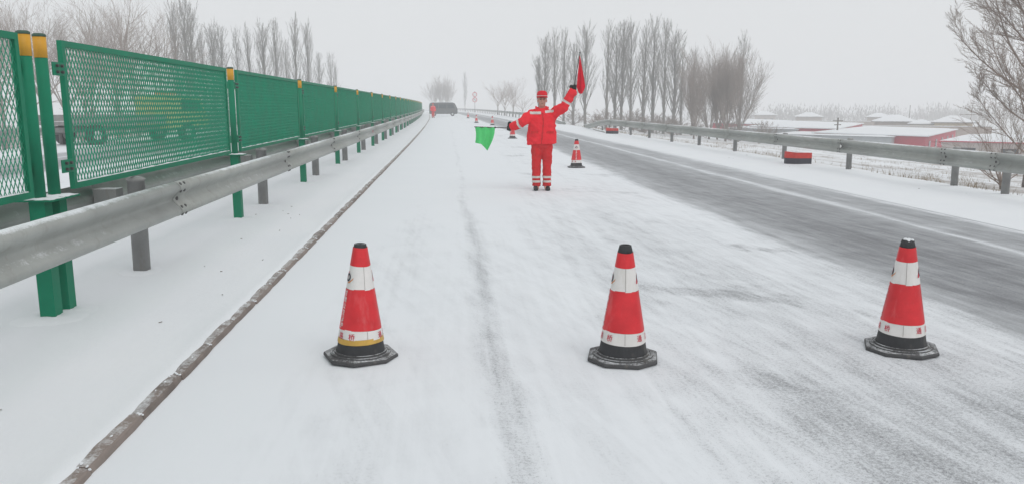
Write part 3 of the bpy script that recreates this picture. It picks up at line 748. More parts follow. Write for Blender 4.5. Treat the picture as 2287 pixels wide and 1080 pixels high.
# ------------------------------------------------------------------ flags in the worker's hands
mx, my, mz = MAN
def two_sided(mb, th=.0016):
    n0 = len(mb.v); mb.v += [(x, y - th, z) for x, y, z in mb.v]; mb.f += [tuple(reversed([i + n0 for i in f])) for f in mb.f]; mb.m = [0] * len(mb.f); return mb
f1 = thing('hand_flag', 'green flag on a dark stick hanging from the worker\'s lowered hand', 'flag', (mx - .585, my - .04, 1.13))
part('stick', MB().tube([(.10, 0, -.005), (-.3, 0, .010), (-.64, 0, .022)], .008, 8), 'stick', f1, True)
part('knob', MB().ball((-.265, 0, .010), .017, 10, 8), 'stick', f1, True)
def gf_(u, v):
    top = .022 - .012 * u; x = -.628 + .358 * u
    bot = [-.262, -.272, -.285, -.34, -.405, -.30][min(5, int(u * 5))] * (1 - (u * 5 % 1)) + [-.262, -.272, -.285, -.34, -.405, -.30][min(5, int(u * 5) + 1)] * (u * 5 % 1)
    x += -.085 * u * v * v + .018 * math.sin(v * 3) * (1 - u)
    z = top + (bot - top) * v
    return (x, .028 * math.sin(u * 9 + v * 2.2) * v + .012 * math.sin(u * 17 + 2), z)
part('cloth', two_sided(MB().sheet(30, 20, gf_)), 'flag_green', f1, True)
f2 = thing('hand_flag', 'red flag gathered on a stick in the worker\'s raised hand', 'flag', (mx + .555, my - .19, 1.845))
part('stick', MB().tube([(-.02, 0, -.12), (.03, 0, .25), (.088, 0, .60)], .008, 8), 'stick', f2, True)
part('knob', MB().ball((.089, 0, .605), .016, 10, 8), 'stick', f2, True)
def rf2(u, v):
    a = V((.083 - .045 * v, .54 - .50 * v)); b = V((.090 + .105 * v, .545 - .49 * v))
    q = a.lerp(b, u); sag = .16 * v ** 3 * math.sin(math.pi * (u * .9 + .05)) ** .8
    return (q.x, -.01 + (.030 * math.sin(u * 8) + .018 * math.sin(u * 15 + 3 * v)) * v, q.y - sag)
part('cloth', two_sided(MB().sheet(24, 28, rf2)), 'flag_red', f2, True)

# ------------------------------------------------------------------ roadside blocks
def block(label, loc, rz):
    t = thing('marker_block', label, 'marker block', loc, rz, 'red and black blocks at the verge')
    def pr(z0, z1, g=0):
        return MB().rings([[(-.30 - g, -.02, z), (-.10, -.17 - g, z), (.32 + g, -.15 - g, z), (.33 + g, .16 + g, z), (-.28, .17 + g, z)] for z in (z0, z1)])
    part('dark_base', pr(0, .16), 'block_dark', t)
    mb = MB().rings([[(-.302, -.022, .16), (-.102, -.172, .16), (.322, -.152, .16), (.332, .162, .16), (-.282, .172, .16)], [(-.302, -.022, .33), (-.10, -.165, .305), (.318, -.148, .30), (.325, .155, .30), (-.278, .168, .325)]])
    part('red_top', mb, 'block_red', t)
block('red block with a dark lower half on the snow in front of the right guardrail', (9.02, 19.75, .03), R(-4))
block('small red and dark block beside the turned-down guardrail end', (8.75, 41.9, .03), R(8))
mb = MB().tube([(0, 0, .05), (0, 5.5, .03)], .05, 10)
o = part('pipe', mb, 'galv_post', None, True, loc=(8.62, 43.2, .0), rot=(0, 0, R(-4)))
tag(o, 'thin grey pipe lying on the snow beside the turned-down rail end', 'pipe')

# ------------------------------------------------------------------ vehicle across the lane
VX, VY = -.66, 116.5
van = thing('van', 'dark grey boxy vehicle standing across the snowy lane far ahead', 'vehicle', (VX, VY, 0))
prof = [(-2.0, .30), (1.92, .30), (2.02, .42), (2.05, .85), (1.98, 1.15), (1.80, 1.55), (1.60, 1.84), (1.35, 1.93), (0, 1.96), (-1.75, 1.93), (-1.98, 1.82), (-2.06, 1.5), (-2.06, .5)]
mb = MB(); rs = []
for yy, k, lift in ((-.80, .95, .0), (-.84, .985, 0), (-.85, 1.0, 0), (.85, 1.0, 0), (.80, .95, 0)):
    rs.append([(x * (1 if k == 1 else 1 - (1 - k) * .4), yy + (.10 * max(0, z - 1.0) if yy < 0 else -.10 * max(0, z - 1.0)), 1.1 + (z - 1.1) * k) for x, z in prof])
part('body', mb.rings(rs), 'van', van, False)
for x0, x1 in ((-1.80, -.75), (-.65, .45), (.55, 1.45)):
    mb = MB(); sl = lambda z: -.853 + .10 * max(0, z - 1.0) - .004
    mb.add([(x0, sl(1.12), 1.12), (x1 + (.2 if x1 > 1 else 0), sl(1.12), 1.12), (x1 - (.05 if x1 > 1 else 0), sl(1.68), 1.68), (x0, sl(1.68), 1.68),
            (x0, sl(1.12) + .03, 1.12), (x1 + (.2 if x1 > 1 else 0), sl(1.12) + .03, 1.12), (x1 - (.05 if x1 > 1 else 0), sl(1.68) + .03, 1.68), (x0, sl(1.68) + .03, 1.68)],
           [(0, 1, 2, 3), (0, 4, 5, 1), (1, 5, 6, 2), (2, 6, 7, 3), (3, 7, 4, 0)])
    part('window', mb, 'glass', van)
mb = MB(); mb.add([(2.055, -.70, .90), (2.055, .70, .90), (1.66, .62, 1.78), (1.66, -.62, 1.78), (2.075, -.70, .90), (2.075, .70, .90), (1.68, .62, 1.80), (1.68, -.62, 1.80)], [(4, 5, 6, 7), (0, 1, 5, 4), (3, 2, 6, 7), (0, 4, 7, 3), (1, 5, 6, 2)])
part('windscreen', mb, 'van_trim', van)
for x in (-1.35, 1.30):
    for sy in (-.74, .74):
        w = part('wheel', MB().tube([(0, -.09, 0), (0, .09, 0)], .30, 20), 'rubber', van, loc=(x, sy, .30))
        part('hub', MB().tube([(0, -.10 if sy < 0 else .10, 0), (0, 0, 0)], .16, 14), 'van_trim', w)
part('roof_snow', MB().sheet(20, 8, lambda u, v: (-1.9 + 3.4 * u, -.66 + 1.32 * v, 1.945 + .06 * min(1, 8 * min(u, 1 - u, v, 1 - v)))), 'snow', van, True)

# ------------------------------------------------------------------ truck behind the fence
TA = math.atan2(36.6 - 30.4, -10.5 + 14.0)
tk = thing('flatbed_truck', 'pale yellow flatbed truck seen dimly through the near green mesh panel', 'truck', (-14.0, 30.4, 0), TA)
part('chassis', MB().box((3.3, .95, .62), (6.6, .8, .18)), 'galv_post', tk)
mb = MB().box((2.25, .95, .86), (4.4, 2.0, .14)); 
for yy in (-.03, 1.93): mb.box((2.25, yy, 1.02), (4.4, .05, .30))
part('bed', mb, 'galv_post', tk)
cabp = [(4.62, .55), (6.75, .55), (6.85, .95), (6.70, 1.25), (6.35, 1.92), (4.75, 1.97), (4.62, 1.85)]
cb_ = part('cab', MB().rings([[(x, y_, z) for x, z in cabp] for y_ in (0, 1.9)]), 'truck_yellow', tk)
for y_ in (-.012, 1.912):
    part('window', MB().rings([[(x, y_ + e, z) for x, z in ((5.35, 1.28), (6.55, 1.28), (6.28, 1.78), (5.35, 1.80))] for e in (-.01, .01)]), 'glass', cb_)
part('windscreen', MB().rings([[(x, y_, z) for x, z in ((6.72, 1.26), (6.74, 1.28), (6.40, 1.86), (6.38, 1.84))] for y_ in (.15, 1.75)]), 'glass', cb_)
part('beacon', MB().box((5.4, .95, 2.06), (.22, 1.0, .14)), 'print_orange', cb_)
for x in (1.2, 5.6):
    for y_ in (.08, 1.82):
        w = part('wheel', MB().tube([(0, -.11, 0), (0, .11, 0)], .40, 20), 'rubber', tk, loc=(x, y_, .40))
        part('hub', MB().tube([(0, -.12, 0), (0, .12, 0)], .18, 14), 'van_trim', w)

# ------------------------------------------------------------------ speed sign far ahead
sg = thing('road_sign', 'two round red-rimmed signs one above the other on a grey pole in the haze', 'road sign', (5.55, 165, 0))
part('pole', MB().tube([(0, 0, -.1), (0, 0, 4.4)], .05, 10), 'galv_post', sg, True)
for z in (3.75, 2.68):
    d = part('disc', MB().tube([(0, -.075, z), (0, -.055, z)], .50, 28), 'print_red', sg)
    part('face', MB().tube([(0, -.082, z), (0, -.07, z)], .37, 28), 'sign_white', d)
mb = MB().box((0, -.09, 2.68), (.62, .012, .07), Matrix.Rotation(R(45), 3, 'Y')); part('diagonal_bar', mb, 'print_dark', sg)

# ------------------------------------------------------------------ village on the right
def rect_building(label, near, ang, L, Wd, zr, dz=.2, annex=None, mat='wall_red', over=.25, roofmat='roof_snow'):
    """near corner at the eaves, long side along bearing ang (from +Y towards +X), roof rising dz to the back"""
    base = ground_z(near[0], near[1]) - .6
    t = thing('farm_shed', label, 'shed', (near[0], near[1], base), 0, 'red sheds in the field')
    a = R(ang); u = Vector((math.sin(a), math.cos(a), 0)); v = Vector((-math.cos(a), math.sin(a), 0)); h = zr - base
    def blk(u0, u1, v0, v1, h0, h1, z0=0):
        P_ = [u * x + v * y for x, y in ((u0, v0), (u1, v0), (u1, v1), (u0, v1))]
        hs = (h0, h0, h1, h1)
        mb = MB(); mb.add([p + Vector((0, 0, z0)) for p in P_] + [p + Vector((0, 0, q)) for p, q in zip(P_, hs)], [(3, 2, 1, 0), (4, 5, 6, 7), (0, 1, 5, 4), (1, 2, 6, 5), (2, 3, 7, 6), (3, 0, 4, 7)]); return mb
    part('wall', blk(0, L, 0, Wd, h, h + dz), mat, t)
    mb = MB(); c4 = [(-over, -over), (L + over, -over), (L + over, Wd + over), (-over, Wd + over)]
    hz = [h + .004, h + .004, h + dz + .004, h + dz + .004]
    vs_ = []
    for k in (0, .10): vs_ += [u * x + v * y + Vector((0, 0, z + k)) for (x, y), z in zip(c4, hz)]
    mb.add(vs_, [(3, 2, 1, 0), (0, 1, 5, 4), (1, 2, 6, 5), (2, 3, 7, 6), (3, 0, 4, 7), (4, 5, 6, 7)]); rf = part('roof', mb, roofmat, t)
    def rs_(a_, b_):
        x = -over + .03 + (L + 2 * over - .06) * a_; y_ = -over + .03 + (Wd + 2 * over - .06) * b_
        return u * x + v * y_ + Vector((0, 0, h + .105 + dz * b_ + .10 * min(1, 12 * min(a_, 1 - a_, b_, 1 - b_))))
    part('snow_cover', MB().sheet(24, 12, rs_), 'roof_snow', rf, True)
    if annex:
        u0, u1, v0, v1, dh = annex
        an = part('annex', blk(u0, u1, v0, v1, h - dh, h - dh + .1), 'wall_grey', t)
        def as_(a_, b_):
            x = u0 - .2 + (u1 - u0 + .4) * a_; y_ = v0 - .2 + (v1 - v0 + .4) * b_
            return u * x + v * y_ + Vector((0, 0, h - dh + .02 + .1 * b_ + .10 * min(1, 12 * min(a_, 1 - a_, b_, 1 - b_))))
        part('snow_cover', MB().sheet(14, 10, as_), 'roof_snow', an, True)
        for k in range(3):       # sheet joints of the cladding
            vv = v0 + (v1 - v0) * (.25 + .25 * k)
            P_ = u * (u0 - .012) + v * vv; mb = MB().box(P_ + Vector((0, 0, (h - dh) / 2)), (.05, .03, h - dh - .1), Matrix.Rotation(-a, 3, 'Z')); part('panel_joint', mb, 'wall_grey', an)
    for k in range(5):           # windows on the long side
        x = L * (.12 + .19 * k); P_ = u * x - v * .012
        w = part('window', MB().box(P_ + Vector((0, 0, h * .62)), (.04, 1.3, .8), Matrix.Rotation(-a, 3, 'Z')), 'glass', t)
        part('sill', MB().box(P_ - v * .03 + Vector((0, 0, h * .62 - .44)), (.10, 1.5, .06), Matrix.Rotation(-a, 3, 'Z')), 'roof_snow', w)
    return t
rect_building('red-walled shed with snow-covered roof and grey annex, nearest of the row', (48.7, 77.2), 39.1, 29, 11, -1.63, .19, (-1.6, 7, 2.9, 15.0, .06))
rect_building('red-walled shed with snowy roof and grey annex, middle of the row', (48.6, 95.6), 33, 36, 10.8, -1.42, .2, (-1.2, 7, 4.6, 13.5, .06))
rect_building('faint red shed with snowy roof, farthest of the row by the bushy tree', (46.2, 109.6), 28, 32, 8.5, -1.25, .25)
rect_building('low snowy shed with a thin red eave behind the big roadside tree', (44.5, 68.0), 133, 17, 15, -1.70, .15, mat='wall_pale', roofmat='wall_red')

def house(label, loc, w, d, eave, rise, wall, rz):
    b = ground_z(loc[0], loc[1]) - .3; h = eave - b
    t = thing('village_house', label, 'house', (loc[0], loc[1], b), rz, 'village houses with hipped roofs')
    part('wall', MB().box((0, 0, h / 2), (w * .86, d * .86, h)), wall, t)
    o = .5; X, Y_ = w / 2 + .1, d / 2 + .1; rg = max(.3, X - Y_)
    mb = MB(); mb.add([(-X, -Y_, h + .003), (X, -Y_, h + .003), (X, Y_, h + .003), (-X, Y_, h + .003), (-X, -Y_, h + .12), (X, -Y_, h + .12), (X, Y_, h + .12), (-X, Y_, h + .12), (-rg, 0, h + rise), (rg, 0, h + rise)],
                      [(3, 2, 1, 0), (0, 1, 5, 4), (1, 2, 6, 5), (2, 3, 7, 6), (3, 0, 4, 7), (4, 5, 9, 8), (5, 6, 9), (6, 7, 8, 9), (7, 4, 8)])
    rf = part('roof', mb, 'eave', t)
    k = .97
    mb = MB(); mb.add([(-X * k, -Y_ * k, h + .14), (X * k, -Y_ * k, h + .14), (X * k, Y_ * k, h + .14), (-X * k, Y_ * k, h + .14), (-X * k, -Y_ * k, h + .24), (X * k, -Y_ * k, h + .24), (X * k, Y_ * k, h + .24), (-X * k, Y_ * k, h + .24), (-rg, 0, h + rise + .14), (rg, 0, h + rise + .14)],
                      [(0, 1, 5, 4), (1, 2, 6, 5), (2, 3, 7, 6), (3, 0, 4, 7), (4, 5, 9, 8), (5, 6, 9), (6, 7, 8, 9), (7, 4, 8)])
    part('snow_cover', mb, 'roof_snow', rf)
    for k in (-.26, .02, .28):
        w_ = part('window', MB().box((w * k, -d * .43 - .01, h * .58), (.9, .06, .9)), 'glass', t)
        part('frame', MB().box((w * k, -d * .43 - .025, h * .58 - .48), (1.1, .10, .06)), 'roof_snow', w_)
    return t
house('pale hipped-roof house at the left edge of the village, beside the bushy tree', (111.4, 272), 8.0, 6.5, -1.9, 1.3, 'wall_brown', R(-20))
house('hipped snow-roofed house above the middle red shed', (107.3, 229), 8.2, 6.5, -1.9, 1.3, 'wall_brown', R(-22))
house('large hipped snow-roofed house above the nearest red shed', (90.8, 155), 8.4, 6.8, -1.8, 1.35, 'wall_brown', R(-28))
house('yellow-walled house with hipped snowy roof left of the big roadside tree', (97.4, 146), 7.4, 6, -1.8, 1.3, 'wall_yellow', R(-32))
house('small faint house behind the large hipped-roof house', (123.5, 219), 7, 5.5, -1.9, 1.2, 'wall_brown', R(-28))
house('small yellow outbuilding just left of the yellow-walled house', (93.5, 150), 5.0, 4.5, -2.2, .9, 'wall_yellow', R(-30))
def yard_wall(label, a, b, top):
    A, B = Vector((a[0], a[1], 0)), Vector((b[0], b[1], 0)); c = (A + B) / 2; L = (B - A).length; g = min(ground_z(*a), ground_z(*b)) - .3
    t = thing('yard_wall', label, 'wall', (c.x, c.y, g), math.atan2(B.y - A.y, B.x - A.x), 'yard walls in the village')
    part('wall', MB().box((0, 0, (top - g) / 2), (L, .4, top - g)), 'wall_brown', t)
    part('snow_cap', MB().box((0, 0, top - g + .06), (L + .1, .5, .11)), 'roof_snow', t)
yard_wall('brown yard wall with snowy coping in front of the large hipped-roof house', (70, 142), (96, 133), -2.2)
yard_wall('brown yard wall running left behind the middle red shed', (74, 190), (104, 176), -2.2)
def pole(label, x, y, top, arm=True):
    g = ground_z(x, y) - .2; t = thing('utility_pole', label, 'utility pole', (x, y, g))
    part('pole', MB().tube([(0, 0, 0), (0, 0, top - g)], [.11, .08], 8), 'wood_pole', t, True)
    if arm:
        part('crossarm', MB().box((0, 0, top - g - .35), (1.2, .09, .09)), 'wood_pole', t)
        part('crossarm', MB().box((0, 0, top - g - .8), (.8, .09, .09)), 'wood_pole', t)
pole('thin wooden pole with two short crossarms in front of the middle red shed roof', 44.5, 87.5, .15)
pole('faint tall pole rising above the large hipped-roof house', 106, 175, 1.6, False)

# ------------------------------------------------------------------ bare winter trees
def grow(mb, p, d, L, r, lev, rnd, c, up, side=4):
    n = 5 if lev < 2 else (4 if lev < 3 else (3 if lev < 4 else 2))
    pts = [p]; rad = [r]; q = p.copy(); dd = d.normalized()
    kids = []
    for i in range(n):
        dd = (dd + Vector((rnd.gauss(0, c['wob']), rnd.gauss(0, c['wob']), rnd.gauss(0, c['wob'] * .6) + up * (.6 + .4 * i / n)))).normalized()
        q = q + dd * (L / n); pts.append(q.copy()); t = (i + 1) / n
        rad.append(max(c['rmin'], r * (1 - .78 * t)))
        kids.append((q.copy(), dd.copy(), t, rad[-1]))
    mb.tube(pts, rad, side if lev < 2 else 3, cap=False)
    if lev >= c['levels']: return
    k = c['kids'][lev]
    for j in range(k):
        t = c['k0'] + (1 - c['k0']) * (j + rnd.random()) / k
        fi = t * n; i = min(n - 1, int(fi)); a = pts[i].lerp(pts[i + 1], fi - i); rr = rad[i] * (1 - (fi - i)) + rad[i + 1] * (fi - i)
        dr = (pts[i + 1] - pts[i]).normalized()
        az = rnd.uniform(0, 2 * math.pi) ; w = Vector((math.cos(az), math.sin(az), 0)); w = (w - dr * w.dot(dr)).normalized()
        an = R(rnd.uniform(*c['ang']))
        grow(mb, a, dr * math.cos(an) + w * math.sin(an), L * rnd.uniform(*c['len']) * (1.15 - .55 * t), max(c['rmin'], rr * c['rk']), lev + 1, rnd, c, up * c.get('upk', 1), side)
def poplar(seed, H=12.0, spread=1.0, density=1.0):
    rnd = random.Random(seed); tb = MB(); cb = MB()
    pts = [Vector((0, 0, -.3))]; q = Vector((0, 0, -.3))
    for i in range(8):
        q = q + Vector((rnd.gauss(0, .035), rnd.gauss(0, .035), (H + .3) / 8)); pts.append(q.copy())
    rad = [.19 * (1 - .93 * i / 8) + .008 for i in range(9)]; tb.tube(pts, rad, 8)
    cfg = dict(wob=.05, rmin=.008, levels=3, kids=(0, int(6 * density) + 1, 3), k0=.2, ang=(8, 20), len=(.32, .55), rk=.55, upk=.9)
    n = int(44 * density)
    for j in range(n):
        t = .14 + .82 * (j + rnd.random()) / n; fi = t * 8; i = min(7, int(fi)); a = pts[i].lerp(pts[i + 1], fi - i)
        az = j * 2.4 + rnd.uniform(-.5, .5); an = R(rnd.uniform(12, 26)) * spread
        L = H * (.36 if t < .5 else .36 * (1.25 - t) / .75) * rnd.uniform(.6, 1.1)
        grow(cb, a, Vector((math.cos(az) * math.sin(an), math.sin(az) * math.sin(an), math.cos(an))), L, .042 * (1.15 - t) + .008, 1, rnd, cfg, .10)
    return tb.mesh('trunk', ('twig_grey',), True), cb.mesh('crown', ('twig_grey',))
def vase(seed, H=14.0, limbs=7, spread=(12, 42), split=.22, levels=4, kids=(0, 6, 6, 5), rmin=.008, mat='twig', tr=.24, up=.07, len_=(.40, .62), ang=(18, 42), wob=.09):
    rnd = random.Random(seed); tb = MB(); cb = MB(); z = H * split
    tb.tube([(0, 0, -.4), (.03, .02, z * .5), (.0, .05, z), (.06, .02, z * 1.5), (.02, .0, z * 2.1)], [tr * 1.15, tr * .95, tr * .8, tr * .5, tr * .22], 9)
    cfg = dict(wob=wob, rmin=rmin, levels=levels, kids=kids, k0=.18, ang=ang, len=len_, rk=.58, upk=.85)
    for j in range(limbs):
        az = j * 2.4 + rnd.uniform(-.4, .4); an = R(rnd.uniform(*spread)); a = Vector((0, .04, z * rnd.uniform(.75, 1.9)))
        grow(cb, a, Vector((math.cos(az) * math.sin(an), math.sin(az) * math.sin(an), math.cos(an))), (H - a.z) * rnd.uniform(.75, 1.0), tr * rnd.uniform(.32, .5), 1, rnd, cfg, up, 5)
    return tb.mesh('trunk', ('bark',), True), cb.mesh('crown', (mat,))
POP = [poplar(s, 12, sp, dn) for s, sp, dn in ((1, .8, 1.0), (2, 1.0, 1.1), (3, .7, .8), (4, .9, 1.0))]
VAS = [vase(11, 14, 8, levels=3, kids=(0, 9, 8, 0)), vase(12, 14, 7, spread=(15, 48), levels=3, kids=(0, 9, 8, 0)), vase(13, 14, 9, spread=(8, 36), levels=3, kids=(0, 9, 8, 0))]
WIL = [vase(21, 8.5, 12, spread=(5, 32), split=.08, levels=3, kids=(0, 13, 11, 0), mat='twig_brown', tr=.16, rmin=.009, up=.10, ang=(10, 34)), vase(22, 8.5, 12, spread=(8, 42), split=.06, levels=3, kids=(0, 13, 11, 0), mat='twig_brown', tr=.15, rmin=.009, up=.09, ang=(10, 36))]
def plant(name, var, H0, x, y, H, label, group, rz, wide=1.0):
    t = thing(name, label, 'tree', (x, y, ground_z(x, y)), rz, group); k = H / H0; t.scale = (k * wide, k * wide, k)
    link('trunk', var[0], t); link('crown', var[1], t); return t
ORD = ['first', 'second', 'third', 'fourth', 'fifth', 'sixth', 'seventh', 'eighth', 'ninth', 'tenth', 'eleventh', 'twelfth', 'thirteenth', 'fourteenth', 'fifteenth', 'sixteenth']
right_pop = [(11.9, 104, 7.8), (12.4, 102, 10.2), (13.4, 100, 10.9), (15.5, 106, 11.4), (17.8, 112, 10.6), (17.1, 98, 11.7), (19.3, 96, 12.1), (21.9, 103, 12.1), (22.1, 100, 12.7), (25.6, 110, 14.0), (24.2, 97, 12.7), (26.4, 101, 13.4), (26.2, 95, 12.7), (28.5, 99, 12.4), (31.1, 104, 10.9), (33.2, 106, 10.7)]
order = sorted(range(len(right_pop)), key=lambda i: right_pop[i][0] / right_pop[i][1])
for i, (x, y, H) in enumerate(right_pop):
    plant('poplar_tree', POP[i % 4], 12, x, y, H, 'bare columnar poplar, %s from the left in the row beyond the right guardrail' % ORD[order.index(i)], 'poplars beyond the right guardrail', i * 1.9, .95 + .25 * ((i * 5) % 3) / 2)
left_pop = [(-30.1, 92, 13.5), (-27.7, 88, 13.1), (-29.5, 96, 13.5), (-30.8, 104, 12.3), (-27.8, 98, 11.9), (-30.0, 110, 12.5), (-26.5, 104, 11.3), (-24.1, 100, 11.5), (-23.2, 104, 12.0), (-20.5, 98, 11.4), (-23.6, 120, 11.0), (-17.6, 95, 11.5), (-16.9, 99, 10.9), (-21.2, 135, 10.0), (-21.5, 150, 10.6), (-22.6, 165, 9.9)]
order = sorted(range(len(left_pop)), key=lambda i: left_pop[i][0] / left_pop[i][1])
for i, (x, y, H) in enumerate(left_pop):
    plant('poplar_tree', POP[(i * 3 + 1) % 4], 12, x, y, H, 'bare slender poplar, %s from the left in the row above the green fence' % ORD[order.index(i)], 'poplars above the green fence', i * 2.3, .75 + .15 * (i % 3))
left_vase = [(-42.7, 80, 13.7), (-43.7, 86, 14.2), (-44.9, 92, 15.1), (-44.1, 96, 14.9), (-43.7, 100, 15.0), (-33.6, 84, 13.9), (-34.0, 90, 14.0), (-30.6, 88, 13.0), (-39.5, 92, 13.2), (-48.5, 88, 14.0), (-38.2, 96, 12.8)]
order = sorted(range(len(left_vase)), key=lambda i: left_vase[i][0] / left_vase[i][1])
for i, (x, y, H) in enumerate(left_vase):
    plant('bare_tree', VAS[i % 3], 14, x, y, H, 'spreading bare tree, %s from the left behind the green fence' % ORD[order.index(i)], 'spreading trees behind the green fence', i * 1.7, .85)
for i, (x, y, H, lb) in enumerate([(25.3, 80, 6.8, 'low dense brown bushy tree at the left of the clump'), (28.3, 84, 8.4, 'dense brown bushy tree, second from the left of the clump'), (29.4, 82, 8.6, 'dense brown bushy tree in the middle of the clump'),
                                   (32.3, 86, 8.7, 'dense brown bushy tree at the right of the clump'), (30.6, 88, 8.2, 'dense brown bushy tree half hidden behind the clump')]):
    plant('bushy_tree', WIL[i % 2], 8.5, x, y, H, lb, 'dense bushy trees left of the sheds', i * 2.1, .72)
plant('poplar_tree', POP[2], 12, 34.7, 92, 12.1, 'slim poplar rising above the dense bushy clump', None, .5, 1.0)
for i, (x, y, H, lb) in enumerate([(11.9, 190, 7.8, 'faint slim tree left of the flagman above the far rail'), (14.7, 205, 7.9, 'faint tree between two others far left of the flagman'), (16.1, 196, 9.0, 'faint tree nearest the flagman above the far rail'), (16.0, 170, 4.9, 'faint low tree touching the flagman\'s shoulder line')]):
    plant('bare_tree', VAS[(i + 1) % 3], 14, x, y, H, lb, 'faint trees above the far rail', i * 1.3, 1.1)
for i, (x, y, H, lb) in enumerate([(-2.3, 268, 10.0, 'faint rounded tree directly above the dark vehicle'), (-4.6, 276, 8.6, 'faint rounded tree at the left of the pair above the dark vehicle'), (-.2, 264, 8.8, 'faint rounded tree at the right above the dark vehicle')]):
    plant('bushy_tree', WIL[i % 2], 8.5, x, y, H, lb, 'faint trees above the vehicle', i * 1.1, .75)
plant('poplar_tree', POP[0], 12, 6.4, 300, 14.5, 'very faint tall slim tree just left of the round signs', None, 1.0, .7)
# the big tree at the right edge
def sweeping_tree(seed, H, n, tr):
    rnd = random.Random(seed); tb = MB(); cb = MB(); pts = [Vector((0, 0, -.4))]; q = pts[0].copy()
    for i in range(8):
        q = q + Vector((rnd.gauss(0, .10), rnd.gauss(0, .10), (H + .4) / 8)); pts.append(q.copy())
    tb.tube(pts, [tr * (1 - .92 * i / 8) + .01 for i in range(9)], 10)
    cfg = dict(wob=.075, rmin=.0038, levels=4, kids=(0, 14, 10, 6), k0=.12, ang=(14, 42), len=(.30, .52), rk=.55, upk=.8)
    for j in range(n):
        t = .11 + .80 * (j + rnd.random()) / n; fi = t * 8; i = min(7, int(fi)); a = pts[i].lerp(pts[i + 1], fi - i)
        az = j * 2.4 + rnd.uniform(-.5, .5); an = R(rnd.uniform(38, 66) if t < .5 else rnd.uniform(24, 46))
        grow(cb, a, Vector((math.cos(az) * math.sin(an), math.sin(az) * math.sin(an), math.cos(an))), H * (.31 if t < .5 else .31 * (1.3 - t) / .8) * rnd.uniform(.7, 1.1), tr * (.26 if t < .6 else .18) * rnd.uniform(.6, 1), 1, rnd, cfg, .115, 5)
    return tb.mesh('trunk', ('bark',), True), cb.mesh('crown', ('twig',))
fg = sweeping_tree(31, 11.5, 46, .19)
plant('roadside_tree', fg, 11.5, 21.1, 27, 11.5, 'big bare spreading tree at the right edge behind the guardrail', None, .4)
fb2 = vase(33, 3.2, 12, spread=(15, 70), split=.05, levels=3, kids=(0, 9, 8, 0), rmin=.003, mat='twig', tr=.06, up=.03)
t = plant('shrub', fb2, 3.2, 14.6, 19.6, 2.1, 'leafless twiggy shrub on the bank by the rightmost rail post', None, 1.0)
t['category'] = 'shrub'
bu = vase(35, 3.2, 10, spread=(10, 60), split=.05, levels=3, kids=(0, 8, 7, 0), rmin=.012, mat='twig_brown', tr=.07, up=.05)
k = 0
def scrub(name, spots, label):
    """undergrowth too tangled to count"""
    mb = MB(); me = bu[1]; rnd = random.Random(5)
    vv = [v.co.copy() for v in me.vertices]; ff = [tuple(p.vertices) for p in me.polygons]
    for x, y, h in spots:
        a = rnd.uniform(0, 6); c_, s_ = math.cos(a) * h / 3.2, math.sin(a) * h / 3.2; gz = ground_z(x, y) - .1; w = 1.4
        mb.add([(x + (q.x * c_ - q.y * s_) * w, y + (q.x * s_ + q.y * c_) * w, gz + q.z * h / 3.2) for q in vv], ff)
    return tag(part(name, mb, 'twig_brown', None), label, kind='stuff')
rnd = random.Random(3)
scrub('undergrowth', [(rnd.uniform(-60, -17), rnd.uniform(62, 120), rnd.uniform(1.2, 3.0)) for _ in range(26)] + [(rnd.uniform(16, 42), rnd.uniform(80, 125), rnd.uniform(1.0, 2.4)) for _ in range(26)], 'brown undergrowth among the bare trees')
fw_spots = []
for _ in range(120):
    y = rnd.uniform(290, 430); x = y * rnd.uniform(.30, .78); fw_spots.append((x, y, rnd.uniform(5.5, 8.5)))
# far wood: simple twiggy mounds, joined
mb = MB()
for x, y, h in fw_spots:
    gz = ground_z(x, y)
    for j in range(70):
        a = rnd.uniform(0, 6.28); r = rnd.random() ** .5 * h * .55; zz = rnd.uniform(.0, 1) * h * (1 - (r / (h * .62)) ** 2)
        p = Vector((x + r * math.cos(a), y + r * math.sin(a), gz + zz)); w = .10 + .12 * rnd.random()
        l = rnd.uniform(.8, 2.0); dx = rnd.gauss(0, .3); dy = rnd.gauss(0, .3)
        mb.add([p + Vector((-w, 0, 0)), p + Vector((w, 0, 0)), p + Vector((dx, dy, l))], [(0, 1, 2)])
tag(part('far_wood', mb, 'twig_grey', None), 'faint wood along the horizon behind the village', kind='stuff')

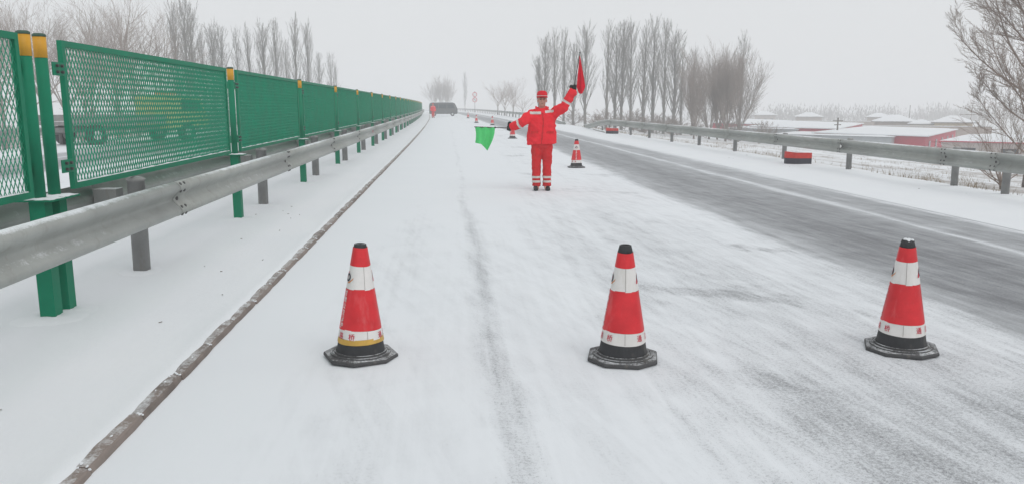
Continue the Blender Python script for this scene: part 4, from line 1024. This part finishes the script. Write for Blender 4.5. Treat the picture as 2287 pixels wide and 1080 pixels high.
# ------------------------------------------------------------------ dry grass and litter on the snow
mb = MB(); rnd = random.Random(9)
for _ in range(2600):
    y = 9 + 62 * rnd.random() ** 1.5; x = 10.0 + 34 * rnd.random() ** 1.4
    if mnoise.noise(Vector((x * .35, y * .25, 0))) + .35 * mnoise.noise(Vector((x * 1.2, y * 1.2, 3))) < .05: continue
    g = max(ground_z(x, y), verge_z(x, y) if x < 10.1 else -99)
    for j in range(rnd.randint(3, 7)):
        a = rnd.uniform(0, 6.28); h = rnd.uniform(.05, .22); px, py = x + rnd.gauss(0, .12), y + rnd.gauss(0, .12); w = .006 + .004 * rnd.random()
        l = rnd.uniform(.3, 1.1) * h
        mb.add([(px - w * math.sin(a), py + w * math.cos(a), g - .02), (px + w * math.sin(a), py - w * math.cos(a), g - .02), (px + l * math.cos(a), py + l * math.sin(a), g + h)], [(0, 1, 2)])
tag(part('dry_grass', mb, 'grass', None), 'dead brown grass poking through the snow on the bank', kind='stuff')
mb = MB()
for _ in range(26):
    if rnd.random() < .5: x, y, z = rnd.uniform(-2.7, -1.75), rnd.uniform(3, 14), .06
    else: x, y, z = rnd.uniform(7.8, 9.4), rnd.uniform(9, 24), .045
    a = rnd.uniform(0, 6.28); l = rnd.uniform(.01, .035)
    z = med_z(x, y) if x < 0 else verge_z(x, y)
    mb.tube([(x, y, z + .004), (x + l * math.cos(a), y + l * math.sin(a), z + .008)], .003, 4)
tag(part('twig_litter', mb, 'bark', None), 'small bits of twig scattered on the snow', kind='stuff')

# ------------------------------------------------------------------ haze
hm, nt, b = new_mat('haze'); nt.nodes.remove(b)
pv = N(nt, 'ShaderNodeVolumePrincipled'); pv.inputs['Color'].default_value = (.985, .99, 1.0, 1); pv.inputs['Density'].default_value = HAZE_DENSITY; pv.inputs['Anisotropy'].default_value = .0
nt.links.new(pv.outputs[0], nt.nodes['Material Output'].inputs['Volume'])
hz = link('haze', MB().box((0, 440, 8.0), (2100, 1100, 31)).mesh('haze', (hm,)))
tag(hz, 'pale snowy haze over the road and fields', kind='stuff')
